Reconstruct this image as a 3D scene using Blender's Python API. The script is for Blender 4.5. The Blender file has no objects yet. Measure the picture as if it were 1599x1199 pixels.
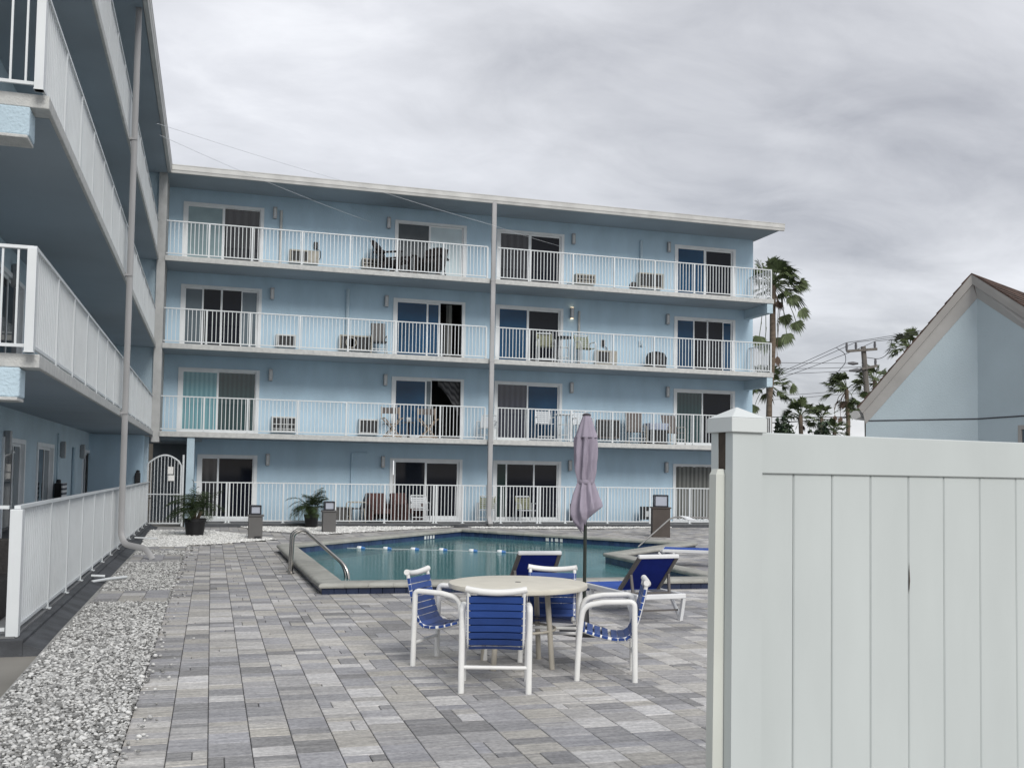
import bpy, bmesh, math, random
import numpy as np
from mathutils import Vector, Matrix
from mathutils.geometry import tessellate_polygon
R = math.radians
random.seed(11)
sc = bpy.context.scene
COL = sc.collection

# ---------------------------------------------------------------- camera model (fitted to the photograph)
FP, CX, CY, YAW, PIT, ROL, EYE = 1577.73, 800.0, 666.35, .2887, .0474, .0161, 1.5428
def ray(px, py):
    u, v = (px - CX) / FP, (py - CY) / FP
    c, s = math.cos(ROL), math.sin(ROL)
    u, v = c * u + s * v, -s * u + c * v
    cp, sp = math.cos(PIT), math.sin(PIT)
    y = cp + v * sp
    z = sp - v * cp
    ca, sa = math.cos(YAW), math.sin(YAW)
    return Vector((u * ca + y * sa, -u * sa + y * ca, z))
O = Vector((0, 0, EYE))
def atY(px, py, Y):
    d = ray(px, py); return O + d * (Y / d.y)
def atX(px, py, X):
    d = ray(px, py); return O + d * (X / d.x)
def atZ(px, py, Z):
    d = ray(px, py); return O + d * ((Z - EYE) / d.z)
def at(px, py, dep):
    return O + ray(px, py) * dep
def XW(px, py=600, Y=33.4): return atY(px, py, Y).x

G = -.17          # deck level
D = 31.83         # facade railing plane
W = 33.4          # facade wall plane
XL = -1.755       # wing railing plane
XWL = -3.3        # wing wall plane
H = 2.64
ZF = [-.05, 2.675, 5.315, 7.955]
SOF = 10.46

# ---------------------------------------------------------------- materials
def nt(m):
    m.use_nodes = True
    return m.node_tree
MATS = {}
def mat(name, col, rough=.6, metal=0., spec=.5, var=0., vscale=3., bump=0., bscale=60., island=0., col2=None, stretch=None, detail=4., emis=0.):
    m = bpy.data.materials.new(name); t = nt(m); N = t.nodes; L = t.links
    b = N['Principled BSDF']
    b.inputs['Roughness'].default_value = rough; b.inputs['Metallic'].default_value = metal
    b.inputs['Specular IOR Level'].default_value = spec
    b.inputs['Base Color'].default_value = (*col, 1)
    if emis:
        b.inputs['Emission Color'].default_value = (*col, 1); b.inputs['Emission Strength'].default_value = emis
    tc = N.new('ShaderNodeTexCoord'); vec = tc.outputs['Object']
    if stretch:
        mp = N.new('ShaderNodeMapping'); mp.inputs['Scale'].default_value = stretch
        L.new(vec, mp.inputs['Vector']); vec = mp.outputs['Vector']
    out = None
    if var or col2:
        n = N.new('ShaderNodeTexNoise'); n.inputs['Scale'].default_value = vscale; n.inputs['Detail'].default_value = detail
        L.new(vec, n.inputs['Vector'])
        r = N.new('ShaderNodeValToRGB')
        c2 = col2 or tuple(c * (1 - var) for c in col)
        c1 = col if col2 else tuple(min(1, c * (1 + var * .6)) for c in col)
        r.color_ramp.elements[0].color = (*c2, 1); r.color_ramp.elements[1].color = (*c1, 1)
        r.color_ramp.elements[0].position = .32; r.color_ramp.elements[1].position = .68
        L.new(n.outputs['Fac'], r.inputs['Fac']); out = r.outputs['Color']
    if island:
        g = N.new('ShaderNodeNewGeometry')
        mr = N.new('ShaderNodeMapRange'); mr.inputs['To Min'].default_value = 1 - island; mr.inputs['To Max'].default_value = 1 + island * .8
        L.new(g.outputs['Random Per Island'], mr.inputs['Value'])
        mx = N.new('ShaderNodeVectorMath'); mx.operation = 'SCALE'
        if out: L.new(out, mx.inputs[0])
        else: mx.inputs[0].default_value = col
        L.new(mr.outputs['Result'], mx.inputs['Scale']); out = mx.outputs['Vector']
    if out: L.new(out, b.inputs['Base Color'])
    if bump:
        n2 = N.new('ShaderNodeTexNoise'); n2.inputs['Scale'].default_value = bscale; n2.inputs['Detail'].default_value = 3
        L.new(vec, n2.inputs['Vector'])
        bp = N.new('ShaderNodeBump'); bp.inputs['Strength'].default_value = bump; bp.inputs['Distance'].default_value = .02
        L.new(n2.outputs['Fac'], bp.inputs['Height']); L.new(bp.outputs['Normal'], b.inputs['Normal'])
    MATS[name] = m
    return m

stucco = mat('blue_stucco', (.45, .60, .715), .85, spec=.2, var=.085, vscale=1.6, bump=.4, bscale=40, stretch=(1, 1, .35), detail=7)
stucco_pale = mat('pale_blue_stucco', (.46, .575, .65), .85, spec=.2, var=.08, vscale=1.2, bump=.8, bscale=30)
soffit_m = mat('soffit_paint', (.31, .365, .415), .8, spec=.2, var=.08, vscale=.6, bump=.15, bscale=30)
concrete = mat('slab_edge', (.56, .565, .55), .85, spec=.2, bump=.6, bscale=50, col2=(.455, .465, .46), vscale=9, detail=9)
column_m = mat('column_paint', (.47, .475, .47), .85, spec=.2, var=.12, vscale=3, bump=.4, bscale=45)
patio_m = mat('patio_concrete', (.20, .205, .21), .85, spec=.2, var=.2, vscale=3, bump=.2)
curb_m = mat('dark_curb', (.075, .08, .088), .8, spec=.3, var=.3, vscale=4, bump=.3)
alu = mat('white_aluminium', (.64, .67, .685), .42, var=.05, vscale=2)
frame_m = mat('door_frame_white', (.74, .77, .79), .45, var=.06, vscale=3)
gutter_m = mat('gutter_white', (.52, .52, .505), .5, var=.15, vscale=2)
spout_m = mat('downspout_grey', (.36, .36, .365), .5, var=.14, vscale=2, stretch=(1, 1, .4))
pvc = mat('fence_vinyl', (.545, .585, .58), .45, spec=.4, var=.075, vscale=2.4, stretch=(1, 1, .3), bump=.03, bscale=12, detail=6)
pvc_warm = mat('fence_vinyl_aged', (.60, .62, .575), .55, spec=.3, var=.08, vscale=2)
dark_slot = mat('slot_brown', (.06, .047, .036), .9, var=.3, vscale=20)
lamp_m = mat('brushed_steel', (.33, .34, .35), .35, metal=.6, var=.1, vscale=8)
lamp_lens = mat('lamp_lens', (.55, .57, .58), .4)
lit_lens = mat('lit_lens', (1, .78, .5), .4, emis=2.2)
def glass(name, col, rough=.04, spec=.22):
    m = mat(name, col, rough, spec=spec, var=.25, vscale=.8); return m
g_dark = glass('glass_dark', (.007, .009, .015))
g_sky_refl = glass('glass_sky_reflection', (.016, .062, .13))  # blue of the reflected sky is put into the pane's base colour
g_grey = glass('glass_grey', (.13, .165, .19))
g_pale = glass('glass_pale_blind', (.27, .37, .40))
g_white = glass('glass_white_blind', (.52, .62, .66))
g_green = glass('glass_dark_green', (.022, .042, .042))
screen_m = mat('screen_grey', (.085, .10, .11), .5, spec=.3, var=.12, vscale=3)
def striped(name, c1, c2, scale, axis='X', rough=.06):
    m = bpy.data.materials.new(name); t = nt(m); N = t.nodes; L = t.links; b = N['Principled BSDF']
    tc = N.new('ShaderNodeTexCoord'); w = N.new('ShaderNodeTexWave'); w.bands_direction = axis
    w.inputs['Scale'].default_value = scale; w.inputs['Distortion'].default_value = .6; w.inputs['Detail'].default_value = 2
    r = N.new('ShaderNodeValToRGB'); r.color_ramp.elements[0].color = (*c1, 1); r.color_ramp.elements[1].color = (*c2, 1)
    L.new(tc.outputs['Object'], w.inputs['Vector']); L.new(w.outputs['Fac'], r.inputs['Fac']); L.new(r.outputs['Color'], b.inputs['Base Color'])
    b.inputs['Roughness'].default_value = rough; MATS[name] = m
    return m
g_teal = striped('glass_teal_blinds', (.10, .245, .29), (.16, .34, .385), 2.2)
g_dteal = striped('glass_dark_teal_blinds', (.010, .034, .038), (.020, .055, .060), 2.2)
g_pattern = striped('glass_dark_curtain', (.009, .012, .028), (.03, .035, .055), 1.6)
g_drape = striped('glass_dark_drape', (.010, .012, .016), (.035, .037, .042), 1.3)
curtain_m = striped('grey_curtain', (.10, .105, .10), (.21, .215, .205), 1.9, rough=.9)
sheer_m = striped('sheer_curtain', (.035, .035, .04), (.12, .12, .125), 3.0, axis='DIAGONAL', rough=.9)
room_m = mat('room_dark', (.035, .033, .034), .9)
ac_tan = mat('unit_tan', (.36, .345, .30), .6, var=.15, vscale=5)
ac_white = mat('unit_white', (.55, .57, .57), .55, var=.1, vscale=5)
grille_m = mat('grille_black', (.018, .02, .022), .6)
black_m = mat('black_plastic', (.014, .015, .017), .5, var=.3, vscale=6)
brown_m = mat('brown_chair', (.022, .015, .014), .5, var=.3, vscale=5)
redbrown = mat('red_brown_cushion', (.075, .033, .03), .8, var=.25, vscale=4, bump=.2)
taupe_m = mat('taupe_mesh', (.13, .115, .11), .8, var=.15, vscale=8)
wood_m = mat('folding_wood', (.36, .27, .19), .6, var=.25, vscale=6, stretch=(1, 1, 4))
green_cush = mat('sage_cushion', (.27, .28, .19), .85, var=.3, vscale=9)
white_strap = mat('white_strap', (.66, .69, .72), .5)
cloth_blue = mat('pale_tablecloth', (.36, .41, .52), .85, var=.1, vscale=5)
taupe_box = mat('bollard_taupe', (.125, .122, .12), .75, var=.1, vscale=2, bump=.1)
brown_box = mat('bollard_brown', (.075, .062, .055), .75, var=.18, vscale=3, bump=.15)
lantern_m = mat('lantern_black', (.012, .014, .022), .5)
lantern_glass = mat('lantern_panel', (.40, .43, .50), .35)
steel = mat('stainless', (.50, .48, .45), .24, metal=1., var=.12, vscale=5)
coping_m = mat('coping_stone', (.40, .40, .365), .75, spec=.3, bump=.4, bscale=40, island=.09, col2=(.32, .32, .295), vscale=5)
tile_m = mat('navy_tile', (.016, .026, .062), .22, spec=.5, island=.25, var=.15, vscale=6)
tile_in = mat('navy_tile_inner', (.034, .062, .145), .22, spec=.5, island=.2, var=.15, vscale=6)
grout_m = mat('tile_grout', (.06, .09, .14), .8)
plaster = mat('pool_plaster', (.24, .52, .52), .7, var=.12, vscale=.8)
marker_m = mat('marker_white', (.72, .74, .74), .4)
joint_m = mat('paver_joint', (.07, .07, .072), .95, var=.3, vscale=6)
stone_m = mat('gravel_stone', (.43, .43, .42), .8, spec=.25, island=.75, var=.12, vscale=30)
bed_m = mat('gravel_bed', (.22, .22, .215), .95, col2=(.42, .42, .40), vscale=40, bump=.8, bscale=45, detail=6)
ground_m = mat('sandy_ground', (.21, .20, .18), .95, var=.3, vscale=.5)
lav = mat('lavender_canvas', (.315, .283, .345), .9, spec=.15, var=.14, vscale=4, bump=.15, bscale=120)
tab_top = mat('table_cream', (.68, .645, .55), .45, var=.06, vscale=6)
tab_leg = mat('table_leg_tan', (.42, .39, .33), .5, var=.08, vscale=4)
tube_m = mat('chair_tube_white', (.76, .76, .74), .38, var=.05, vscale=5)
strap_m = mat('strap_royal_blue', (.018, .058, .235), .42, island=.22, var=.12, vscale=8)
sling_m = mat('sling_navy', (.009, .022, .19), .75, spec=.15, var=.15, vscale=8)
sling_b = mat('sling_blue', (.035, .095, .40), .7, spec=.2, var=.15, vscale=8)
lframe = mat('lounger_taupe', (.125, .115, .11), .5, var=.12, vscale=4)
lwhite = mat('lounger_white', (.70, .71, .72), .45, var=.06, vscale=4)
pot_m = mat('black_pot', (.010, .010, .012), .55, var=.3, vscale=8)
soil_m = mat('soil', (.03, .022, .016), .95)
frond_m = mat('palm_frond', (.085, .112, .048), .6, spec=.3, island=.5, var=.25, vscale=3)
frond_pot = mat('potted_frond', (.034, .054, .021), .6, spec=.3, island=.5, var=.3, vscale=5)
frond_dry = mat('dry_frond', (.11, .075, .055), .85, island=.4)
trunk_m = mat('palm_trunk', (.15, .115, .085), .95, var=.35, vscale=5, bump=1., bscale=14, stretch=(1, 1, 3))
pole_m = mat('weathered_pole', (.15, .138, .125), .9, var=.25, vscale=3, stretch=(4, 4, .4))
wire_m = mat('cable_black', (.03, .03, .035), .6)
wire_pale = mat('cable_pale', (.55, .57, .60), .5)
insul = mat('insulator_grey', (.10, .10, .11), .5)
trim_m = mat('rake_board_grey', (.38, .365, .345), .7, var=.1, vscale=2)
soff_grey = mat('rake_soffit_grey', (.42, .41, .395), .8, var=.12, vscale=2)
shingle_m = mat('roof_shingle', (.088, .056, .045), .95, island=.45, var=.3, vscale=6, bump=.6, bscale=40)
house_m = mat('house_blue', (.475, .56, .60), .9, spec=.2, var=.05, vscale=1.5, bump=.25, bscale=60)
bush_m = mat('bush_leaf', (.03, .05, .024), .7, island=.5)
beige_m = mat('beige_wall', (.55, .48, .40), .9, var=.1)
towel_m = mat('white_towel', (.75, .77, .80), .9)
wicker_m = mat('dark_wicker', (.022, .02, .02), .7, var=.4, vscale=20, bump=.4)
paper_m = mat('paper_white', (.78, .78, .76), .8)
float_w = mat('float_white', (.75, .78, .80), .4)
float_b = mat('float_blue', (.04, .16, .42), .4)

# pavers: streaky greys, a tint of its own for every stone
def paver_mat(name, base):
    m = bpy.data.materials.new(name); t = nt(m); N = t.nodes; L = t.links; b = N['Principled BSDF']
    g = N.new('ShaderNodeNewGeometry'); r = N.new('ShaderNodeValToRGB'); e = r.color_ramp.elements
    e[0].position = 0; e[0].color = (*[c * .62 for c in base], 1)
    e[1].position = 1; e[1].color = (*[c * 1.42 for c in base], 1)
    x = e.new(.35); x.color = (base[0] * .92, base[1] * .93, base[2] * .98, 1)
    x = e.new(.7); x.color = (base[0] * 1.08, base[1] * 1.05, base[2] * .97, 1)
    L.new(g.outputs['Random Per Island'], r.inputs['Fac'])
    tc = N.new('ShaderNodeTexCoord'); mp = N.new('ShaderNodeMapping'); mp.inputs['Scale'].default_value = (1.6, 17, 1)
    L.new(tc.outputs['Object'], mp.inputs['Vector'])
    ad = N.new('ShaderNodeVectorMath'); ad.operation = 'MULTIPLY_ADD'
    cb = N.new('ShaderNodeCombineXYZ'); L.new(g.outputs['Random Per Island'], cb.inputs[0]); L.new(g.outputs['Random Per Island'], cb.inputs[2])
    L.new(cb.outputs[0], ad.inputs[0]); ad.inputs[1].default_value = (40, 0, 40); L.new(mp.outputs[0], ad.inputs[2])
    n = N.new('ShaderNodeTexNoise'); n.inputs['Scale'].default_value = 1.6; n.inputs['Detail'].default_value = 6; n.inputs['Roughness'].default_value = .65
    L.new(ad.outputs[0], n.inputs['Vector'])
    r2 = N.new('ShaderNodeValToRGB'); r2.color_ramp.elements[0].position = .3; r2.color_ramp.elements[1].position = .7
    r2.color_ramp.elements[0].color = (.72, .72, .745, 1); r2.color_ramp.elements[1].color = (1.17, 1.165, 1.15, 1)
    L.new(n.outputs['Fac'], r2.inputs['Fac'])
    mx = N.new('ShaderNodeVectorMath'); mx.operation = 'MULTIPLY'
    L.new(r.outputs['Color'], mx.inputs[0]); L.new(r2.outputs['Color'], mx.inputs[1]); sp = N.new('ShaderNodeTexNoise'); sp.inputs['Scale'].default_value = 38; sp.inputs['Detail'].default_value = 5; L.new(tc.outputs['Object'], sp.inputs['Vector'])
    dt = N.new('ShaderNodeTexNoise'); dt.inputs['Scale'].default_value = .55; dt.inputs['Detail'].default_value = 7; L.new(tc.outputs['Object'], dt.inputs['Vector'])
    m3 = N.new('ShaderNodeMapRange'); m3.inputs['From Min'].default_value = .3; m3.inputs['From Max'].default_value = .7; m3.inputs['To Min'].default_value = .80; m3.inputs['To Max'].default_value = 1.18; L.new(sp.outputs['Fac'], m3.inputs['Value'])
    m4 = N.new('ShaderNodeMapRange'); m4.inputs['From Min'].default_value = .3; m4.inputs['From Max'].default_value = .7; m4.inputs['To Min'].default_value = .82; m4.inputs['To Max'].default_value = 1.10; L.new(dt.outputs['Fac'], m4.inputs['Value'])
    mm = N.new('ShaderNodeMath'); mm.operation = 'MULTIPLY'; L.new(m3.outputs['Result'], mm.inputs[0]); L.new(m4.outputs['Result'], mm.inputs[1])
    sc_ = N.new('ShaderNodeVectorMath'); sc_.operation = 'SCALE'; L.new(mx.outputs[0], sc_.inputs[0]); L.new(mm.outputs[0], sc_.inputs['Scale']); L.new(sc_.outputs['Vector'], b.inputs['Base Color'])
    b.inputs['Roughness'].default_value = .8; b.inputs['Specular IOR Level'].default_value = .3
    bp = N.new('ShaderNodeBump'); bp.inputs['Strength'].default_value = .35; bp.inputs['Distance'].default_value = .01
    n3 = N.new('ShaderNodeTexNoise'); n3.inputs['Scale'].default_value = 60; L.new(tc.outputs['Object'], n3.inputs['Vector'])
    L.new(n3.outputs['Fac'], bp.inputs['Height']); L.new(bp.outputs['Normal'], b.inputs['Normal'])
    return m
paver_m = paver_mat('deck_paver', (.41, .405, .40))

def water_mat():
    m = bpy.data.materials.new('pool_water'); t = nt(m); N = t.nodes; L = t.links
    N.remove(N['Principled BSDF']); o = N['Material Output']
    tr = N.new('ShaderNodeBsdfTransparent'); tr.inputs['Color'].default_value = (.42, .70, .72, 1)
    df = N.new('ShaderNodeBsdfDiffuse'); df.inputs['Color'].default_value = (.10, .255, .27, 1)
    m1 = N.new('ShaderNodeMixShader'); m1.inputs['Fac'].default_value = .55
    L.new(tr.outputs[0], m1.inputs[1]); L.new(df.outputs[0], m1.inputs[2])
    gl = N.new('ShaderNodeBsdfGlossy'); gl.inputs['Roughness'].default_value = .03; gl.inputs['Color'].default_value = (1, 1, 1, 1)
    tc = N.new('ShaderNodeTexCoord'); mp = N.new('ShaderNodeMapping'); mp.inputs['Scale'].default_value = (1.2, 3.2, 1); mp.inputs['Rotation'].default_value = (0, 0, -.25)
    L.new(tc.outputs['Object'], mp.inputs['Vector'])
    n = N.new('ShaderNodeTexNoise'); n.inputs['Scale'].default_value = 3.0; n.inputs['Detail'].default_value = 4; n.inputs['Roughness'].default_value = .55
    L.new(mp.outputs[0], n.inputs['Vector'])
    bp = N.new('ShaderNodeBump'); bp.inputs['Strength'].default_value = .09; bp.inputs['Distance'].default_value = .05
    L.new(n.outputs['Fac'], bp.inputs['Height']); L.new(bp.outputs['Normal'], gl.inputs['Normal'])
    fr = N.new('ShaderNodeFresnel'); fr.inputs['IOR'].default_value = 1.33; L.new(bp.outputs['Normal'], fr.inputs['Normal'])
    fm_ = N.new('ShaderNodeMath'); fm_.operation = 'MULTIPLY'; fm_.inputs[1].default_value = .6; L.new(fr.outputs[0], fm_.inputs[0])
    m2 = N.new('ShaderNodeMixShader'); L.new(fm_.outputs[0], m2.inputs['Fac']); L.new(m1.outputs[0], m2.inputs[1]); L.new(gl.outputs[0], m2.inputs[2])
    L.new(m2.outputs[0], o.inputs['Surface'])
    return m
water_m = water_mat()

# ---------------------------------------------------------------- mesh helpers
class MB:
    def __init__(s): s.v = []; s.f = []
    def add(s, vs, fs):
        k = len(s.v); s.v += [tuple(p) for p in vs]; s.f += [tuple(i + k for i in f) for f in fs]; return s
    def box(s, x0, x1, y0, y1, z0, z1):
        return s.add([(x0, y0, z0), (x1, y0, z0), (x1, y1, z0), (x0, y1, z0), (x0, y0, z1), (x1, y0, z1), (x1, y1, z1), (x0, y1, z1)],
                     [(0, 3, 2, 1), (4, 5, 6, 7), (0, 1, 5, 4), (1, 2, 6, 5), (2, 3, 7, 6), (3, 0, 4, 7)])
    def cbox(s, c, sx, sy, sz): return s.box(c[0] - sx / 2, c[0] + sx / 2, c[1] - sy / 2, c[1] + sy / 2, c[2] - sz / 2, c[2] + sz / 2)
    def bar(s, p, q, w, h, up=(0, 0, 1)):
        p, q = Vector(p), Vector(q); d = (q - p).normalized(); up = Vector(up)
        if abs(d.dot(up)) > .98: up = Vector((1, 0, 0))
        a = d.cross(up).normalized() * (w / 2); b = a.cross(d).normalized() * (h / 2)
        vs = [p - a - b, p + a - b, p + a + b, p - a + b, q - a - b, q + a - b, q + a + b, q - a + b]
        return s.add(vs, [(0, 1, 2, 3), (7, 6, 5, 4), (0, 4, 5, 1), (1, 5, 6, 2), (2, 6, 7, 3), (3, 7, 4, 0)])
    def tube(s, pts, r, n=10, cap=True):
        pts = [Vector(p) for p in pts]; rs = r if isinstance(r, (list, tuple)) else [r] * len(pts)
        k0 = len(s.v); prev = None
        for i, p in enumerate(pts):
            d = (pts[min(i + 1, len(pts) - 1)] - pts[max(i - 1, 0)]).normalized()
            if prev is None:
                a = d.orthogonal().normalized()
            else:
                a = (prev - d * prev.dot(d)).normalized()
            prev = a; b = d.cross(a)
            for j in range(n):
                t = 2 * math.pi * j / n
                s.v.append(tuple(p + (a * math.cos(t) + b * math.sin(t)) * rs[i]))
        for i in range(len(pts) - 1):
            for j in range(n):
                s.f.append((k0 + i * n + j, k0 + i * n + (j + 1) % n, k0 + (i + 1) * n + (j + 1) % n, k0 + (i + 1) * n + j))
        if cap:
            s.f.append(tuple(k0 + j for j in reversed(range(n)))); e = k0 + (len(pts) - 1) * n
            s.f.append(tuple(e + j for j in range(n)))
        return s
    def lathe(s, prof, c=(0, 0, 0), n=24, mod=None):
        k0 = len(s.v)
        for (r, z) in prof:
            for j in range(n):
                t = 2 * math.pi * j / n; rr = r * (mod(t, z) if mod else 1)
                s.v.append((c[0] + rr * math.cos(t), c[1] + rr * math.sin(t), c[2] + z))
        for i in range(len(prof) - 1):
            for j in range(n):
                s.f.append((k0 + i * n + j, k0 + i * n + (j + 1) % n, k0 + (i + 1) * n + (j + 1) % n, k0 + (i + 1) * n + j))
        s.f.append(tuple(k0 + j for j in reversed(range(n)))); e = k0 + (len(prof) - 1) * n
        s.f.append(tuple(e + j for j in range(n)))
        return s
    def prism(s, poly, z0, z1):
        n = len(poly); k = len(s.v)
        s.v += [(p[0], p[1], z0) for p in poly] + [(p[0], p[1], z1) for p in poly]
        s.f.append(tuple(k + i for i in reversed(range(n)))); s.f.append(tuple(k + n + i for i in range(n)))
        for i in range(n): s.f.append((k + i, k + (i + 1) % n, k + n + (i + 1) % n, k + n + i))
        return s
    def sheet(s, outer, z, holes=()):
        polys = [[Vector((p[0], p[1], z)) for p in q] for q in (outer, *holes)]
        flat = [v for q in polys for v in q]; k = len(s.v)
        s.v += [tuple(v) for v in flat]
        for t in tessellate_polygon(polys):
            a, b, c = (flat[i] for i in t)
            if (b - a).cross(c - a).z < 0: t = (t[0], t[2], t[1])
            s.f.append(tuple(k + i for i in t))
        return s
    def xf(s, M):
        s.v = [tuple(M @ Vector(p)) for p in s.v]; return s
    def build(s, name, m, parent=None, smooth=False, bevel=0., loc=None):
        me = bpy.data.meshes.new(name); me.from_pydata(s.v, [], s.f)
        me.materials.append(m); me.update()
        o = bpy.data.objects.new(name, me); COL.objects.link(o)
        if parent is not None:
            o.parent = parent
        if smooth:
            me.polygons.foreach_set('use_smooth', [True] * len(me.polygons))
            me.set_sharp_from_angle(angle=R(50))
        if bevel:
            b = o.modifiers.new('bevel', 'BEVEL'); b.width = bevel; b.segments = 2; b.limit_method = 'ANGLE'
        return o
def tag(o, label, cat, group=None):
    o['label'] = label; o['category'] = cat
    if group: o['group'] = group
    return o
def thing(name, label, cat, loc=(0, 0, 0), rz=0., group=None):
    o = bpy.data.objects.new(name, None); COL.objects.link(o)
    o.location = loc; o.rotation_euler = (0, 0, rz); o.empty_display_size = .2
    return tag(o, label, cat, group)
def struct(o, kind='structure'):
    o['kind'] = kind; return o
def dup(root, loc, rz, label, group=None):
    c = root.copy(); COL.objects.link(c); c.location = loc; c.rotation_euler = (0, 0, rz); c['label'] = label
    if group: c['group'] = group
    for ch in list(root.children):
        d = ch.copy(); COL.objects.link(d); d.parent = c
        for gch in list(ch.children):
            e = gch.copy(); COL.objects.link(e); e.parent = d
    return c

# ================================================================ SETTING: ground, deck, gravel
C0 = -.01
POOL = [(1.83, 14.68), (1.73, 21.98), (6.82, 27.82), (10.86, 22.25), (7.70, 19.22), (7.70, 14.55)]
def offset(poly, d):
    """outward offset of a clockwise polygon with mitred corners"""
    n = len(poly); out = []
    for i in range(n):
        p0, p1, p2 = (Vector(poly[(i + k) % n]) for k in (-1, 0, 1))
        e1 = (p1 - p0).normalized(); e2 = (p2 - p1).normalized()
        n1 = Vector((-e1.y, e1.x)); n2 = Vector((-e2.y, e2.x))
        b = (n1 + n2); b = b / max(.2, b.dot(n1)) if b.length > 1e-6 else n1
        out.append(tuple(p1 + b * d))
    return out
def inside(p, poly):
    c = False; n = len(poly)
    for i in range(n):
        x1, y1 = poly[i][:2]; x2, y2 = poly[(i + 1) % n][:2]
        if (y1 > p[1]) != (y2 > p[1]) and p[0] < (x2 - x1) * (p[1] - y1) / (y2 - y1) + x1: c = not c
    return c
hole = offset(POOL, .12)
gr = MB().sheet([(-600, -300), (700, -300), (700, 900), (-600, 900)], G - .05, [hole]).build('ground', ground_m); struct(gr)
db = MB().sheet([(-.49, 2.5), (24, 2.5), (24, 31.72), (-1.7, 31.72), (-1.7, 24), (-.49, 24)], G - .012, [hole]).build('deck_bed', joint_m); struct(db)

def pg(pts, z=G): return [(p.x, p.y) for p in (atZ(x, y, z) for x, y in pts)]
XE = -.48
gp1 = [(-1.42, 5.0), (XE, 5.0)] + [(XE, 23.9)] + pg([(330, 850.5), (432, 843)]) + pg([(392, 836.5), (330, 829.5), (232, 829)])
gp2 = pg([(409, 829.5), (501, 835.0), (600, 829.2), (690, 824.2), (735, 822.2)]) + [(8.0, 31.68), (.9, 31.68)]
gp3 = [(8.0, 31.68), (8.0, 31.2), (10.2, 30.6), (13, 30.9), (15, 31.3), (15, 31.68)]
strips = []          # paver strips across the gravel
for (ya, yb) in ((942, 925), (879.5, 868.5), (862, 855.5)):
    a = atZ(200, ya, G).y; b = atZ(200, yb, G).y
    strips.append((a, b))
GRAV = [gp1, gp2, gp3]
gb = MB()
for q in GRAV: gb.sheet(q, G + .008)
struct(gb.build('gravel_bed', bed_m))

# pavers as real stones with open joints, laid in columns that run away from the camera
def in_gravel(x, y): return any(inside((x, y), q) for q in GRAV)
inner_hole = offset(POOL, .10)
pm = MB()
def paver(x0, x1, y0, y1, z=G, t=.03):
    j = .0028; x0 += j; x1 -= j; y0 += j; y1 -= j; b = .004
    dz = random.uniform(-.0012, .0012)
    k = len(pm.v)
    pm.v += [(x0, y0, z - t), (x1, y0, z - t), (x1, y1, z - t), (x0, y1, z - t), (x0, y0, z - b), (x1, y0, z - b), (x1, y1, z - b), (x0, y1, z - b),
             (x0 + b, y0 + b, z + dz), (x1 - b, y0 + b, z + dz), (x1 - b, y1 - b, z + dz), (x0 + b, y1 - b, z + dz)]
    for a in (0, 4):
        for i in range(4): pm.f.append((k + a + i, k + a + (i + 1) % 4, k + a + 4 + (i + 1) % 4, k + a + 4 + i))
    pm.f.append((k + 8, k + 9, k + 10, k + 11))
def ok(x0, x1, y0, y1):
    cs = [(x0, y0), (x1, y0), (x1, y1), (x0, y1), ((x0 + x1) / 2, (y0 + y1) / 2)]
    if any(inside(c, inner_hole) for c in cs): return False
    return not in_gravel(*cs[4])
x = XE; first = True
while x < 21:
    w = .27 if first else random.choice((.26, .26, .30, .24))
    y = 4.2
    while y < 31.7:
        if first:
            h = .15
            if ok(x, x + w, y, y + h): paver(x, x + w, y, y + h)
        else:
            h = random.choice((.11, .15, .20, .26, .30))
            mode = random.random()
            cuts = [x, x + w] if mode < (.85 if w < .35 else .3) else ([x, x + w * .5, x + w] if mode < .75 else ([x, x + w * .62, x + w] if mode < .88 else [x, x + w * .36, x + w]))
            for a, b in zip(cuts, cuts[1:]):
                if ok(a, b, y, y + h): paver(a, b, y, y + h)
        y += h
    x += w; first = False
y = atZ(300, 837, G).y - 6                      # the path in front of the gate
yy = 24
while yy < 31.6:
    xx = -1.6
    while xx < XE - .05:
        if ok(xx, xx + .3, yy, yy + .2): paver(xx, min(xx + .3, XE), yy, yy + .2)
        xx += .3
    yy += .2
for a, b in strips:                             # narrow paver strips bridging the gravel
    xx = -1.40
    n = 3 if b - a < 1.0 else 4
    while xx < XE - .1:
        w = random.choice((.2, .3, .38)); hh = (b - a) / n
        for i in range(n):
            paver(xx, min(xx + w, XE), a + i * hh, a + (i + 1) * hh, G + .03, .05)
        xx += w
struct(pm.build('paved_deck', paver_m))

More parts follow.
